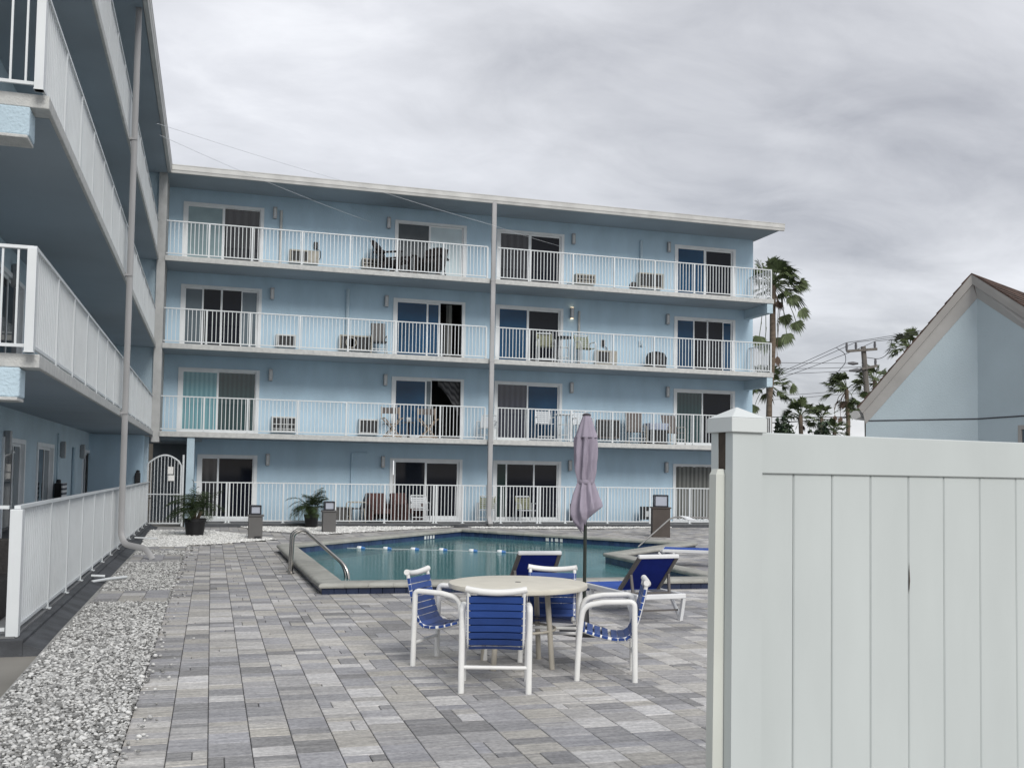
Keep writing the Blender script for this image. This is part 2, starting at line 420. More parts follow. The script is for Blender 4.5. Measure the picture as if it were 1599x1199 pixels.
# gravel stones
def stones(n_per_m2, GR, name, m_, seed):
    ph = (1 + 5 ** .5) / 2
    iv = np.array([(-1, ph, 0), (1, ph, 0), (-1, -ph, 0), (1, -ph, 0), (0, -1, ph), (0, 1, ph), (0, -1, -ph), (0, 1, -ph), (ph, 0, -1), (ph, 0, 1), (-ph, 0, -1), (-ph, 0, 1)]) / 1.9
    fi = np.array([(0, 11, 5), (0, 5, 1), (0, 1, 7), (0, 7, 10), (0, 10, 11), (1, 5, 9), (5, 11, 4), (11, 10, 2), (10, 7, 6), (7, 1, 8), (3, 9, 4), (3, 4, 2), (3, 2, 6), (3, 6, 8), (3, 8, 9), (4, 9, 5), (2, 4, 11), (6, 2, 10), (8, 6, 7), (9, 8, 1)])
    rng = np.random.default_rng(seed); P = []
    for q in GR:
        xs = [p[0] for p in q]; ys = [p[1] for p in q]
        A = (max(xs) - min(xs)) * (max(ys) - min(ys))
        for _ in range(int(A * n_per_m2)):
            x = rng.uniform(min(xs), max(xs)); y = rng.uniform(min(ys), max(ys))
            if y > 21 and rng.random() < .12: continue
            if inside((x, y), q) and not any(a - .02 < y < b + .02 and x < XE for a, b in strips): P.append((x, y))
    for _ in range(420 if seed == 5 else 0):
        P.append((XE + abs(rng.normal(0, .10)), rng.uniform(5, 24)) if rng.random() < .6 else (rng.uniform(-1.4, XE), strips[int(rng.integers(0, 3))][0] + rng.uniform(0, .5)))
    P = np.array(P); n = len(P)
    s = np.clip(rng.lognormal(math.log(.0128), .32, (n, 1)), .006, .027) * np.where(P[:, 1:] > 21, 1.35, 1.); ax = np.concatenate([s * rng.uniform(.8, 1.5, (n, 1)), s * rng.uniform(.7, 1.1, (n, 1)), s * rng.uniform(.45, .8, (n, 1))], 1)
    V = iv[None] * ax[:, None, :] * rng.uniform(.8, 1.15, (n, 12, 1))
    t = rng.uniform(0, 6.28, n); tl = rng.normal(0, .4, n)
    c, s_ = np.cos(tl)[:, None], np.sin(tl)[:, None]
    V = np.stack([V[..., 0], V[..., 1] * c - V[..., 2] * s_, V[..., 1] * s_ + V[..., 2] * c], -1)
    c, s_ = np.cos(t)[:, None], np.sin(t)[:, None]
    V = np.stack([V[..., 0] * c - V[..., 1] * s_, V[..., 0] * s_ + V[..., 1] * c, V[..., 2]], -1)
    V[..., 0] += P[:, :1]; V[..., 1] += P[:, 1:]; V[..., 2] += G + .014 + rng.uniform(0, .014, (n, 1))
    F = (fi[None] + (np.arange(n) * 12)[:, None, None]).reshape(-1, 3)
    me = bpy.data.meshes.new(name); V = V.reshape(-1, 3)
    me.vertices.add(len(V)); me.vertices.foreach_set('co', V.ravel())
    me.loops.add(len(F) * 3); me.loops.foreach_set('vertex_index', F.ravel().astype(np.int32))
    me.polygons.add(len(F)); me.polygons.foreach_set('loop_start', np.arange(0, len(F) * 3, 3, dtype=np.int32))
    me.materials.append(m_); me.update(); me.validate()
    o = bpy.data.objects.new(name, me); COL.objects.link(o); struct(o, 'stuff'); return o
YS = 23.2
stones(2300, [[(-1.42, 5.0), (XE, 5.0), (XE, YS), (-1.42, YS)]], 'grey_gravel', stone_m, 5)
white_stone = mat('white_stone', (.72, .72, .70), .8, spec=.25, island=.40, var=.1, vscale=30)
stones(2000, [[(-1.42, YS), (XE, YS)] + gp1[2:], gp2, gp3], 'white_gravel', white_stone, 6)

# ================================================================ POOL
pool = thing('swimming_pool', 'teal swimming pool with raised stone coping and navy tile band', 'swimming pool', (4.5, 20, G))
def local(mb, t): return mb.xf(Matrix.Translation(-Vector(t.location)))
def ring_pieces(poly, prof, step, gap):
    """pieces of a profile [(offset, z)...] laid end to end round the polygon"""
    mb = MB(); loops = [offset(poly, d) for d, z in prof]; n = len(poly); m = len(prof)
    for i in range(n):
        L_ = (Vector(poly[(i + 1) % n]) - Vector(poly[i])).length; k = max(1, round(L_ / step))
        for a in range(k):
            t0, t1 = a / k + gap / L_ / 2, (a + 1) / k - gap / L_ / 2
            vs = []
            for t in (t0, t1):
                for j in range(m):
                    p = Vector(loops[j][i]).lerp(Vector(loops[j][(i + 1) % n]), t); vs.append((p.x, p.y, prof[j][1]))
            fs = [(j, (j + 1) % m, m + (j + 1) % m, m + j) for j in range(m)]
            fs += [tuple(reversed(range(m))), tuple(m + j for j in range(m))]
            mb.add(vs, fs)
    return mb
cp = [(-.03, C0 - .035), (-.022, C0 - .012), (0, C0), (.28, C0), (.325, C0 - .008), (.35, C0 - .03), (.352, C0 - .05), (.34, C0 - .07), (-.02, C0 - .07)]
local(ring_pieces(POOL, cp, .31, .006), pool).build('coping', coping_m, pool, smooth=True)
local(ring_pieces(POOL, [(.305, C0 - .07), (.305, G - .03), (.285, G - .03), (.285, C0 - .07)], .155, .010), pool).build('outer_tile_band', tile_m, pool)
local(ring_pieces(POOL, [(.02, C0 - .07), (.02, -.42), (.04, -.42), (.04, C0 - .07)], .155, .005), pool).build('inner_tile_band', tile_in, pool)
bs = MB()
o1, o2 = offset(POOL, .045), offset(POOL, .28)
n = len(POOL)
bs.add([(*p, C0 - .072) for p in o1] + [(*p, -1.5) for p in o1], [(i, (i + 1) % n, n + (i + 1) % n, n + i) for i in range(n)])
bs.add([(*p, C0 - .072) for p in o2] + [(*p, -.4) for p in o2], [(i, (i + 1) % n, n + (i + 1) % n, n + i) for i in range(n)])
bs.sheet(POOL if False else o1, -1.5)
local(bs, pool).build('basin', plaster, pool)
st = MB()      # entry steps in the corner under the peninsula, pale nosing near the surface
st.prism([(7.69, 19.2), (6.95, 18.35), (7.69, 15.9)], -.9, -.245)
local(st, pool).build('entry_step', mat('step_plaster', (.50, .60, .60), .7), pool)
ln = MB()
for t in range(1):
    e = Vector((1.83, 14.9)); f_ = Vector((1.75, 21.8))
    ln.box(1.86, 2.06, 14.75, 21.75, -.5, -.232)
local(ln, pool).build('edge_ledge', mat('ledge_plaster', (.40, .44, .38), .7), pool)
w_o = MB().sheet(offset(POOL, .02), -.205).build('water', water_m); struct(w_o)
def marker(t, i, n_):
    mb = MB(); a = Vector(POOL[i]); b = Vector(POOL[(i + 1) % 6]); d = (b - a).normalized(); nin = Vector((d.y, -d.x))
    p = a.lerp(b, t)
    for k in range(n_):
        w = (.10, .06, .10, .08)[k % 4]
        q = p + d * (k * .15) + nin * -.012
        mb.bar((q.x - d.x * w / 2, q.y - d.y * w / 2, -.145), (q.x + d.x * w / 2, q.y + d.y * w / 2, -.145), .006, .09)
    return mb
local(marker(.735, 1, 4), pool).build('depth_marker_tile', marker_m, pool)
local(marker(.43, 2, 4), pool).build('depth_marker_tile', marker_m, pool)

# float line
fl_px = [(561, 855.5), (602, 856.5), (645, 857.5), (689, 858.5), (736, 860), (780, 861.5)]
fr = thing('float_rope', 'white rope with small blue and white floats across the pool', 'float rope', (4, 20, -.2))
pts = [atZ(x, y, -.20) for x, y in [(520, 854.6)] + fl_px + [(840, 864)]]
local(MB().tube([p + Vector((0, 0, .0)) for p in pts], .004, 6), fr).build('rope', float_w, fr)
for (x, y) in fl_px:
    p = atZ(x, y, -.19); d = (pts[-1] - pts[0]).normalized()
    f1 = MB().tube([p - d * .055 + Vector((0, 0, .005)), p - d * .04 + Vector((0, 0, .005)), p + d * .04 + Vector((0, 0, .005)), p + d * .055 + Vector((0, 0, .005))], [.025, .042, .042, .03], 12)
    fo = local(f1, fr).build('float', float_w, fr, smooth=True)
    f2 = MB().tube([p + d * .057 + Vector((0, 0, .003)), p + d * .14 + Vector((0, 0, .0))], [.042, .024], 12)
    local(f2, fr).build('blue_cone', float_b, fo, smooth=True)

def bend(pts, rad=.1, n=6):
    """round the corners of a polyline"""
    pts = [Vector(p) for p in pts]; out = [pts[0]]
    for i in range(1, len(pts) - 1):
        a, b, c = pts[i - 1], pts[i], pts[i + 1]
        r1 = min(rad, (a - b).length * .45, (c - b).length * .45)
        p, q = b + (a - b).normalized() * r1, b + (c - b).normalized() * r1
        for k in range(n + 1):
            t = k / n; out.append(p * (1 - t) ** 2 + b * 2 * t * (1 - t) + q * t * t)
    return out + [pts[-1]]
# stainless handrail at the near steps
hr = thing('pool_handrail', 'polished steel pool handrail of two bent tubes at the near coping edge', 'handrail', (1.5, 17.2, C0))
for dy in (0, .34):
    b0 = Vector((1.33, 17.35 + dy, G)); y0 = b0.y
    P = [b0, (b0.x + .02, y0, .50), (b0.x + .2, y0, .57), (b0.x + .86, y0 - .62, -.02), (b0.x + .90, y0 - .66, -.5)]
    local(MB().tube(bend(P, .17, 8), .028, 12), hr).build('rail_tube', steel, hr, smooth=True)
    local(MB().lathe([(.055, 0), (.055, .02), (.03, .03)], (b0.x, b0.y, G + .001), 16), hr).build('base_plate', steel, hr, smooth=True)
# far handrail with a towel
p1, p2, p3 = atZ(996, 853, -.15), at(1049, 807, 24.5), at(1110, 808, 25.2)
hr2 = thing('pool_handrail', 'straight grey metal handrail sloping into the far corner of the pool', 'handrail', (p2.x, p2.y, G))
p1 = at(996, 854, 23.3)
local(MB().tube(bend([p1, p2, p3, p3 + Vector((0, 0, -.9))], .2, 6), .02, 10), hr2).build('rail_tube', steel, hr2, smooth=True)
tw = MB(); q = at(1061, 806, 24.5)
for k in range(6):
    a = k / 6; b = (k + 1) / 6
    tw.add([(q.x + a * .22 - .02, q.y - .05, q.z + .01 - a * .10), (q.x + .22 + a * .2, q.y - .04, q.z - .01 - a * .09), (q.x + .22 + b * .2, q.y - .05, q.z - .01 - b * .09), (q.x + b * .22 - .02, q.y - .06, q.z + .01 - b * .10)], [(0, 1, 2, 3)])
two = tag(tw.build('towel', towel_m), 'white towel draped over the far pool handrail', 'towel')
sm = two.modifiers.new('thick', 'SOLIDIFY'); sm.thickness = .015

# ================================================================ APARTMENT BUILDING
bld = thing('apartment_building', 'four storey pale blue apartment block with white balcony railings, L-shaped round the pool', 'apartment building', (0, 0, 0))
DX = [(-1.05, 1.38), (5.72, 8.14), (9.28, 11.69), (16.03, 18.45)]
DXG = [(-.40, 1.38), (5.72, 8.14), (9.28, 11.69), (16.03, 18.45)]
XR = 19.22
wl = MB()
for f in range(4):
    z0 = ZF[f] - .16 if f else -.3
    z1 = (ZF[f + 1] - .16) if f < 3 else SOF + .2
    xs = -.5 if f == 0 else -1.51
    head = ZF[f] + 2.035
    px = xs
    for a, b in (DX if f else DXG):
        wl.box(px, a, W, W + .2, z0, z1)
        wl.box(a, b, W, W + .2, head, z1)
        wl.box(a, b, W, W + .2, z0, ZF[f] + .02)
        px = b
    wl.box(px, XR, W, W + .2, z0, z1)
wl.build('facade_wall', stucco, bld)
MB().box(19.02, XR, W + .2, 46, -.3, SOF + .2).build('side_wall', stucco, bld)
# slabs
for f in (1, 2, 3):
    MB().box(-1.51, 19.12, D - .08, W, ZF[f] - .16, ZF[f]).build('balcony_slab', concrete, bld, bevel=.012)
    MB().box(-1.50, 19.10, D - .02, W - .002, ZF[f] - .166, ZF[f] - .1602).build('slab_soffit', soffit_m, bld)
    MB().box(18.86, 19.09, D - .05, W - .002, ZF[f] - .50, ZF[f] - .168).build('cantilever_beam', stucco_pale, bld)
MB().box(-.5, 19.3, 31.72, W, -.3, ZF[0]).build('patio_slab', patio_m, bld)
# roof
rf = MB(); rf.box(-1.5, 19.40, D - .12, 46, SOF + .02, SOF + .22); rf.box(-9, -1.5, 10.4, 46, SOF + .02, SOF + .22)
rf.build('roof', gutter_m, bld)
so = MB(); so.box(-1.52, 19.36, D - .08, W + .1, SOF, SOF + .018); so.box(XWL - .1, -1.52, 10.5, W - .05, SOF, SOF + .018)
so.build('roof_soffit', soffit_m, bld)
def gutter(p, q, nx, ny):
    mb = MB(); prof = [(0, -.05), (.085, -.05), (.10, .02), (.115, .04), (.115, .17), (.125, .175), (.125, .20), (0, .20)]
    P = []
    for e in (p, q):
        for d, z in prof: P.append((e[0] + nx * d, e[1] + ny * d, SOF + .02 + z))
    m = len(prof)
    fs = [(i, (i + 1) % m, m + (i + 1) % m, m + i) for i in range(m)] + [tuple(reversed(range(m))), tuple(range(m, 2 * m))]
    mb.add(P, fs); return mb
gutter((-1.5, D - .12), (19.46, D - .12), 0, -1).build('gutter', gutter_m, bld)
gutter((-1.5, D - .13), (-1.5, 10.2), 1, 0).build('gutter', gutter_m, bld)
# inner corner column and end walls
MB().box(-1.745, -1.51, D - .02, W + .1, 2.35, SOF).build('corner_column', column_m, bld)
MB().box(XWL - .2, -1.75, 31.951, 32.2, ZF[1] - .14, SOF + .01).build('wing_end_wall', stucco_pale, bld)
MB().box(-1.99, -1.80, D - .02, D + .2, G - .1, 2.515).build('gate_post', stucco_pale, bld, bevel=.01)
MB().box(-.72, -.5, D - .02, W + .15, G - .1, 2.51).build('gate_post', stucco_pale, bld, bevel=.01)
xb = atY(237, 760, 37).x
passage_shade_m = mat('passage_shade', (.17, .20, .225), .9, var=.15, vscale=2)  # shade inside the passage is painted in as a darker wall colour
MB().box(xb, -.3, 37, 37.2, G - .1, 2.5).build('passage_wall', passage_shade_m, bld)
MB().box(-.62, -.5, W + .2, 37, G - .1, 2.5).build('passage_wall', passage_shade_m, bld)
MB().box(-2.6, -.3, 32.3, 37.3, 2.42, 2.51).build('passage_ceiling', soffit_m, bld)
MB().box(XWL, -1.86, 30.5, 30.7, G - .1, 2.5).build('wing_end_wall', stucco, bld)
tag(MB().box(-6, -1.2, 46, 46.3, G - .05, 3.2).build('boundary_wall', beige_m), 'beige wall glimpsed through the passage behind the gate', 'wall')
# wing: wall with doors, slabs, end beams
YE = 11.05
def ywl(px, py): return atX(px, py, XWL).y
wd0 = [(ywl(2, 740), ywl(36, 740)), (ywl(56, 740), ywl(81, 740)), (ywl(128, 730), ywl(139.5, 730))]
wdoors = {0: sorted(wd0), 1: [(11.6, 13.9), (17.2, 19.6), (25, 27.4)], 2: [(14.2, 16.6), (21, 23.4), (26, 28.4)], 3: [(14.2, 16.6), (21, 23.4), (26, 28.4)]}
ww = MB()
for f in range(4):
    z0 = ZF[f] - .16 if f else -.3; z1 = (ZF[f + 1] - .16) if f < 3 else SOF + .2; py = 10.6; hd = ZF[f] + 2.035
    for a, b in wdoors[f]:
        ww.box(XWL - .2, XWL, py, a, z0, z1); ww.box(XWL - .2, XWL, a, b, hd, z1); ww.box(XWL - .2, XWL, a, b, z0, ZF[f] + .02); py = b
    ww.box(XWL - .2, XWL, py, 32.1, z0, z1)
ww.build('wing_wall', stucco_pale, bld)
MB().box(-9, XWL - .2, 10.6, 10.8, -.3, SOF + .2).build('wing_gable_wall', stucco_pale, bld)
for f in (1, 2, 3):
    MB().box(XWL, XL + .07, YE, 31.95, ZF[f] - .14, ZF[f]).build('balcony_slab', concrete, bld, bevel=.012)
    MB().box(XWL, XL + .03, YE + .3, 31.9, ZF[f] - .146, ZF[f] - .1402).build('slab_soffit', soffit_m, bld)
    MB().box(XWL, XL - .10, YE - .02, YE + .3, ZF[f] - .44, ZF[f] - .142).build('cantilever_beam', stucco_pale, bld, bevel=.02)
    MB().box(XWL, XL - .11, YE - .06, YE + .3, ZF[f] - .475, ZF[f] - .441).build('beam_lip', concrete, bld, bevel=.008)
MB().box(XWL, XL + .03, 10.5, 31.9, -.3, ZF[0]).build('patio_slab', patio_m, bld)
MB().box(XL - .15, XL + .12, 10.4, 31.6, -.3, -.065).build('patio_kerb', curb_m, bld, bevel=.01)
cs = MB(); cs.add([(XL + .12, 10.4, -.10), (XL + .36, 10.4, G - .02), (XL + .12, 10.4, G - .1), (XL + .12, 31.6, -.10), (XL + .36, 31.6, G - .02), (XL + .12, 31.6, G - .1)],
                  [(0, 3, 4, 1), (0, 1, 2), (3, 5, 4), (1, 4, 5, 2), (0, 2, 5, 3)])
cs.build('kerb_fillet', curb_m, bld)
MB().box(-.5, 19.3, 31.66, 31.718, -.3, ZF[0] - .02).build('patio_kerb', curb_m, bld)
# downspouts
def rect_tube(path, w, h, side):
    mb = MB(); path = [Vector(p) for p in path]; k0 = 0; side = Vector(side)
    for i, p in enumerate(path):
        d = (path[min(i + 1, len(path) - 1)] - path[max(i - 1, 0)]).normalized()
        b = d.cross(side).normalized()
        r = .28
        for (u, v) in ((-1, -1 + r), (-1 + r, -1), (1 - r, -1), (1, -1 + r), (1, 1 - r), (1 - r, 1), (-1 + r, 1), (-1, 1 - r)):
            mb.v.append(tuple(p + side * (u * w / 2) + b * (v * h / 2)))
    n = 8
    for i in range(len(path) - 1):
        for j in range(n): mb.f.append((i * n + j, i * n + (j + 1) % n, (i + 1) * n + (j + 1) % n, (i + 1) * n + j))
    mb.f.append(tuple(reversed(range(n)))); mb.f.append(tuple((len(path) - 1) * n + j for j in range(n)))
    return mb
dsx = atY(769, 500, D - .17).x
ds = rect_tube(bend([(dsx, D - .17, SOF + .02), (dsx, D - .17, .12), (dsx + .02, D - .30, -.07)], .1), .15, .10, (1, 0, 0)).build('downspout', spout_m, bld, smooth=True)
for f in (1, 2, 3): MB().box(dsx - .085, dsx + .085, D - .228, D - .08, ZF[f] - .10, ZF[f] - .06).build('strap', spout_m, ds)
lp = bend([(-1.60, 20.5, SOF + .02), (-1.60, 20.5, .30), (-1.52, 20.4, .12), (-1.12, 20.15, .05), (-1.0, 20.05, G + .04)], .12)
ds2 = rect_tube(lp, .085, .11, (0, 1, 0)).build('downspout', spout_m, bld, smooth=True)
for f in (1, 2, 3): MB().box(-1.684, -1.55, 20.44, 20.56, ZF[f] - .10, ZF[f] - .06).build('strap', spout_m, ds2)

# ---- railings
PL = [325.4, 392.9, 470.8, 546, 619.5, 691.4, 760.6]
PR = [778.5, 827.7, 894.2, 958.5, 1022, 1083.5, 1143.5]
pxl = [atY(p, 420, D).x for p in PL]; pxr = [atY(p, 420, D).x for p in PR] + [19.02]
def rail_run(p, q, zb, hgt, posts, parent, name='balcony_railing', step=.115, pw=.05, bw=.02, foot=0.):
    """panel of rails and balusters from p to q (xy), then posts; returns the panel"""
    p, q = Vector(p), Vector(q); L_ = (q - p).length; d = (q - p) / L_; nrm = Vector((-d.y, d.x))
    mb = MB(); zt = zb + hgt
    mb.bar((*p, zt - .016), (*q, zt - .016), .055, .032); mb.bar((*p, zb + .07), (*q, zb + .07), .03, .032)
    k = int(L_ / step)
    for i in range(1, k):
        t = p + d * (i * L_ / k)
        if any(abs((Vector(s) - t).dot(d)) < step * .4 for s in posts): continue
        mb.bar((t.x, t.y, zb + .06), (t.x, t.y, zt - .02), bw, bw, up=(d.x, d.y, 0))
    pan = mb.build(name, alu, parent)
    for s in posts:
        mb2 = MB().bar((s[0], s[1], zb - foot), (s[0], s[1], zt - .03), pw, pw, up=(d.x, d.y, 0))
        mb2.bar((s[0], s[1], zb - foot), (s[0], s[1], zb - foot + .012), pw * (2.1 if pw < .08 else 1.1), pw * (2.1 if pw < .08 else 1.1), up=(d.x, d.y, 0))
        yield pan, mb2
    if not posts: yield pan, None
def railing(p, q, zb, hgt, posts, parent, **k):
    for pan, pb in rail_run(p, q, zb, hgt, posts, parent, **k):
        if pb: pb.build('post', alu, pan)
    return pan
YR = D - .035
for f in (1, 2, 3):
    railing((-1.49, YR), (pxl[-1], YR), ZF[f], 1.067, [(x, YR) for x in pxl], bld)
    railing((pxr[0] - .06, YR), (19.04, YR), ZF[f], 1.067, [(x, YR) for x in pxr[1:]], bld)
    railing((19.04, D + .03), (19.04, W - .01), ZF[f], 1.067, [], bld)
    yp = [31.0 - 1.42 * i for i in range(15) if 31.0 - 1.42 * i > YE + .2]
    railing((XL, 31.9), (XL, YE - .12), ZF[f], 1.067, [(XL, y) for y in yp], bld)
    railing((XL, YE - .10), (XWL, YE - .10), ZF[f], 1.067, [(XL - .01, YE - .115)], bld, step=.14, pw=.085)
# ground fences: things of their own
gf = thing('railing_fence', 'long white metal pool railing in front of the ground floor patios', 'fence', (9, YR, ZF[0]))
PG = [atY(p, 790, D).x for p in (309, 353, 357.5, 442, 523.5, 600, 676.5, 680.5, 722, 781.5, 838.5, 842.5, 882, 948, 1014, 1076)] + [17.3, 18.9]
xs0 = -.49
mbp = [x for x in PG]
for pan, pb in rail_run((xs0, YR), (18.95, YR), -.045, 1.235, [(x, YR) for x in mbp], None, name='rail_panel'):
    if pan.parent is None:
        pan.parent = gf; pan.location = -gf.location
    o = pb.build('post', alu, gf); o.location = -gf.location
lf = thing('railing_fence', 'white metal railing running beside the gravel bed towards the corner gate', 'fence', (XL, 20, ZF[0]))
yps = [30.6 - 1.5 * i for i in range(14) if 30.6 - 1.5 * i > 11.2]
for pan, pb in rail_run((XL, 31.55), (XL, 10.58), -.06, 1.235, [(XL, y) for y in yps] , None, name='rail_panel'):
    if pan.parent is None: pan.parent = lf; pan.location = -lf.location
    o = pb.build('post', alu, lf); o.location = -lf.location
o = MB().bar((XL, 10.58, -.06), (XL, 10.58, 1.14), .11, .11, up=(1, 0, 0)).build('corner_post', alu, lf, bevel=.006); o.location = -lf.location
for pan, pb in rail_run((XL - .07, 10.58), (-7.5, 10.58), -.06, 1.235, [(-3.2, 10.58), (-4.8, 10.58)], None, name='return_panel', step=.14):
    if pan.parent is None: pan.parent = lf; pan.location = -lf.location
    o = pb.build('post', alu, lf); o.location = -lf.location

# ---- sliding doors
def door(x0, x1, f, panes, wing=False, mull=None):
    """panes: [(from, to, material or None)] fractions of the clear width; frame proud of the wall"""
    z0 = ZF[f] + .02; z1 = ZF[f] + 2.035; fw = .075; w = x1 - x0
    if not wing:
        B = lambda mb, a, b, d0, d1, za, zb: mb.box(a, b, W + d0, W + d1, za, zb)
    else:
        B = lambda mb, a, b, d0, d1, za, zb: mb.box(XWL - d1, XWL - d0, a, b, za, zb)
    fr = MB()
    B(fr, x0 - .03, x0 + fw, -.03, .10, z0, z1 + .05); B(fr, x1 - fw, x1 + .03, -.03, .10, z0, z1 + .05)
    B(fr, x0 + fw, x1 - fw, -.03, .10, z1 - .03, z1 + .05); B(fr, x0 + fw, x1 - fw, -.03, .10, z0, z0 + .05)
    a0, a1 = x0 + fw, x1 - fw; ww_ = a1 - a0
    fo = fr.build('sliding_door', frame_m, bld)
    for k, (t0, t1, m, *rest) in enumerate(panes):
        a, b = a0 + ww_ * t0, a0 + ww_ * t1; off = .03 if k % 2 == 0 else .055
        if m is None: continue
        sb = MB(); s = rest[0] if rest else .05
        if s:
            B(sb, a, a + s, off - .012, off + .03, z0 + .05, z1 - .03); B(sb, b - s, b, off - .012, off + .03, z0 + .05, z1 - .03)
            B(sb, a + s, b - s, off - .012, off + .03, z1 - .03 - s, z1 - .03); B(sb, a + s, b - s, off - .012, off + .03, z0 + .05, z0 + .05 + s * 1.5)
            sb.build('sash', frame_m, fo)
        gl = MB(); B(gl, a + s, b - s, off, off + .012, z0 + .05 + s * 1.5, z1 - .03 - s); gl.build('glass_pane', m, fo)
    return fo
door(*DX[0], 3, [(0, .5, g_pale), (.5, 1, g_drape, .03)])
door(*DX[1], 3, [(0, .48, screen_m, .025), (.48, 1, g_white)])
door(*DX[2], 3, [(0, .49, g_drape), (.49, 1, g_dark, .06)])
door(*DX[3], 3, [(0, .5, g_sky_refl), (.5, 1, g_dark, .06)])
door(*DX[0], 2, [(0, .26, g_grey), (.24, .50, g_dark, .03), (.5, .78, g_dark, .03), (.76, 1, g_grey)])
fo2b = door(*DX[1], 2, [(0, .48, g_sky_refl), (.46, .67, g_sky_refl, .06), (.67, 1, None)])
door(*DX[2], 2, [(0, .48, g_sky_refl), (.47, 1, g_dark, .06)])
door(*DX[3], 2, [(0, .32, g_sky_refl), (.30, .56, g_dark, .035), (.55, .84, g_dark, .035), (.82, 1, g_sky_refl)])
door(*DX[0], 1, [(0, .49, g_teal), (.48, 1, g_dteal, .035)])
fo1b = door(*DX[1], 1, [(0, .48, g_sky_refl), (.46, .56, g_grey, .03), (.56, 1, None)])
door(*DX[2], 1, [(0, .49, g_pattern, .03), (.48, 1, g_sky_refl)])
door(*DX[3], 1, [(0, .48, g_dteal), (.47, 1, g_dark, .04)])
door(*DXG[0], 0, [(0, .34, g_drape), (.32, 1, g_dark, .04)])
door(*DXG[1], 0, [(.02, .5, g_dark), (.48, 1, g_dark, .07)])
door(*DXG[2], 0, [(0, .18, g_green), (.16, .62, g_dark), (.6, 1, g_dark, .05)])
d0d = door(*DXG[3], 0, [(0, 1, g_dark, .03)])
for f, fo, cx0, cx1, m in ((2, fo2b, 7.55, 7.75, curtain_m), (1, fo1b, 7.3, 8.05, sheer_m)):
    rm = MB(); a, b = 6.9, 8.25; z0, z1 = ZF[f] + .015, ZF[f] + 2.1
    rm.add([(a, W + .2, z0), (b, W + .2, z0), (b, W + 2.2, z0), (a, W + 2.2, z0), (a, W + .2, z1), (b, W + .2, z1), (b, W + 2.2, z1), (a, W + 2.2, z1)],
           [(0, 1, 2, 3), (4, 7, 6, 5), (3, 2, 6, 7), (0, 3, 7, 4), (1, 5, 6, 2)])
    rm.build('room_interior', room_m, fo)
    cu = MB(); n_ = 24; zt = ZF[f] + 1.99
    for i in range(n_ + 1):
        t = i / n_; x_ = cx0 + (cx1 - cx0) * t; y_ = W + .16 + .02 * math.sin(t * 22)
        zb = ZF[f] + .06 if f == 2 else zt - .15 - 1.0 * t ** 1.4
        cu.v += [(x_, y_, zb), (x_, y_, zt)]
    cu.f = [(2 * i, 2 * i + 2, 2 * i + 3, 2 * i + 1) for i in range(n_)]
    cu.build('curtain', m, fo, smooth=True)
cu = MB(); n_ = 60
for i in range(n_ + 1):
    t = i / n_; x_ = 16.08 + 2.3 * t; y_ = W + .005 + .018 * math.sin(t * 60) + .008 * math.sin(t * 23)
    cu.v += [(x_, y_, ZF[0] + .1), (x_, y_, ZF[0] + 1.99)]
cu.f = [(2 * i, 2 * i + 2, 2 * i + 3, 2 * i + 1) for i in range(n_)]
cu.build('curtain', curtain_m, d0d, smooth=True)
for f in range(4):
    for a, b in wdoors[f]: door(a, b, f, [(0, .55, g_dark), (.5, 1, g_grey)] if f == 0 else [(0, .5, g_dark), (.5, 1, g_dark, .04)], wing=True)

# ---- conduits on the facade (parts of the building)
def conduit(px, ptop, f, m=stucco_pale, r=.04, y=W - .045, extra=None):
    p = atY(px, ptop, y)
    path = [(p.x, y, ZF[f] + .02), (p.x, y, p.z)] if not extra else [(p.x, y, ZF[f] + .02), (p.x, y, p.z), (p.x + extra, y, p.z)]
    MB().tube(bend(path, .08) if extra else path, r, 10).build('conduit', m, bld, smooth=True)
conduit(439.5, 329, 3, gutter_m, .045); conduit(1001.5, 376, 3, stucco_pale, .055); conduit(543.5, 452, 2, stucco_pale, .065); conduit(904.5, 486, 2, gutter_m, .042)
conduit(549.5, 707, 0, stucco, .03, extra=.5)
py0 = ywl(113, 700)
MB().tube([(XWL + .05, py0, 0), (XWL + .05, py0, 2.05)], .05, 10).build('conduit', stucco_pale, bld, smooth=True)
MB().tube([(XWL + .05, ywl(87, 700), 0), (XWL + .05, ywl(87, 700), 2.3)], .025, 8).build('conduit', stucco_pale, bld, smooth=True)

# ---- wall lamps
FLOOR = ['ground floor', 'second floor', 'third floor', 'top floor']
WHERE = ['the door nearest the inner corner', 'the door before the centre downspout', 'the door past the centre downspout', 'the door at the open end']
def lamp(name_label, loc, rz, lit=False):
    t = thing('wall_lamp', name_label, 'wall lamp', loc, rz, 'slim metal wall lamps by the doors')
    MB().box(-.05, .05, -.02, 0, -.16, .16).build('back_plate', lamp_m, t)
    MB().box(-.062, .062, -.115, -.02, -.19, .19).build('shade', lamp_m, t, bevel=.01)
    MB().box(-.03, .03, -.122, -.112, -.13, .13).build('lens', lamp_lens, t)
    if lit:
        MB().box(-.045, .045, -.10, -.03, .19, .20).build('light_panel', lit_lens, t)
        MB().box(-.045, .045, -.10, -.03, -.20, -.19).build('light_panel', lit_lens, t)
    return t
LX = [1.73, 5.45, 12.03, 15.72]
for f in range(4):
    for k, x_ in enumerate(LX):
        lit = (f == 2 and k == 2)
        lamp('slim %smetal wall lamp on the %s by %s' % ('lit ' if lit else '', FLOOR[f], WHERE[k]), (x_ + (.02 if f % 2 else 0), W, ZF[f] + 1.95), 0, lit)
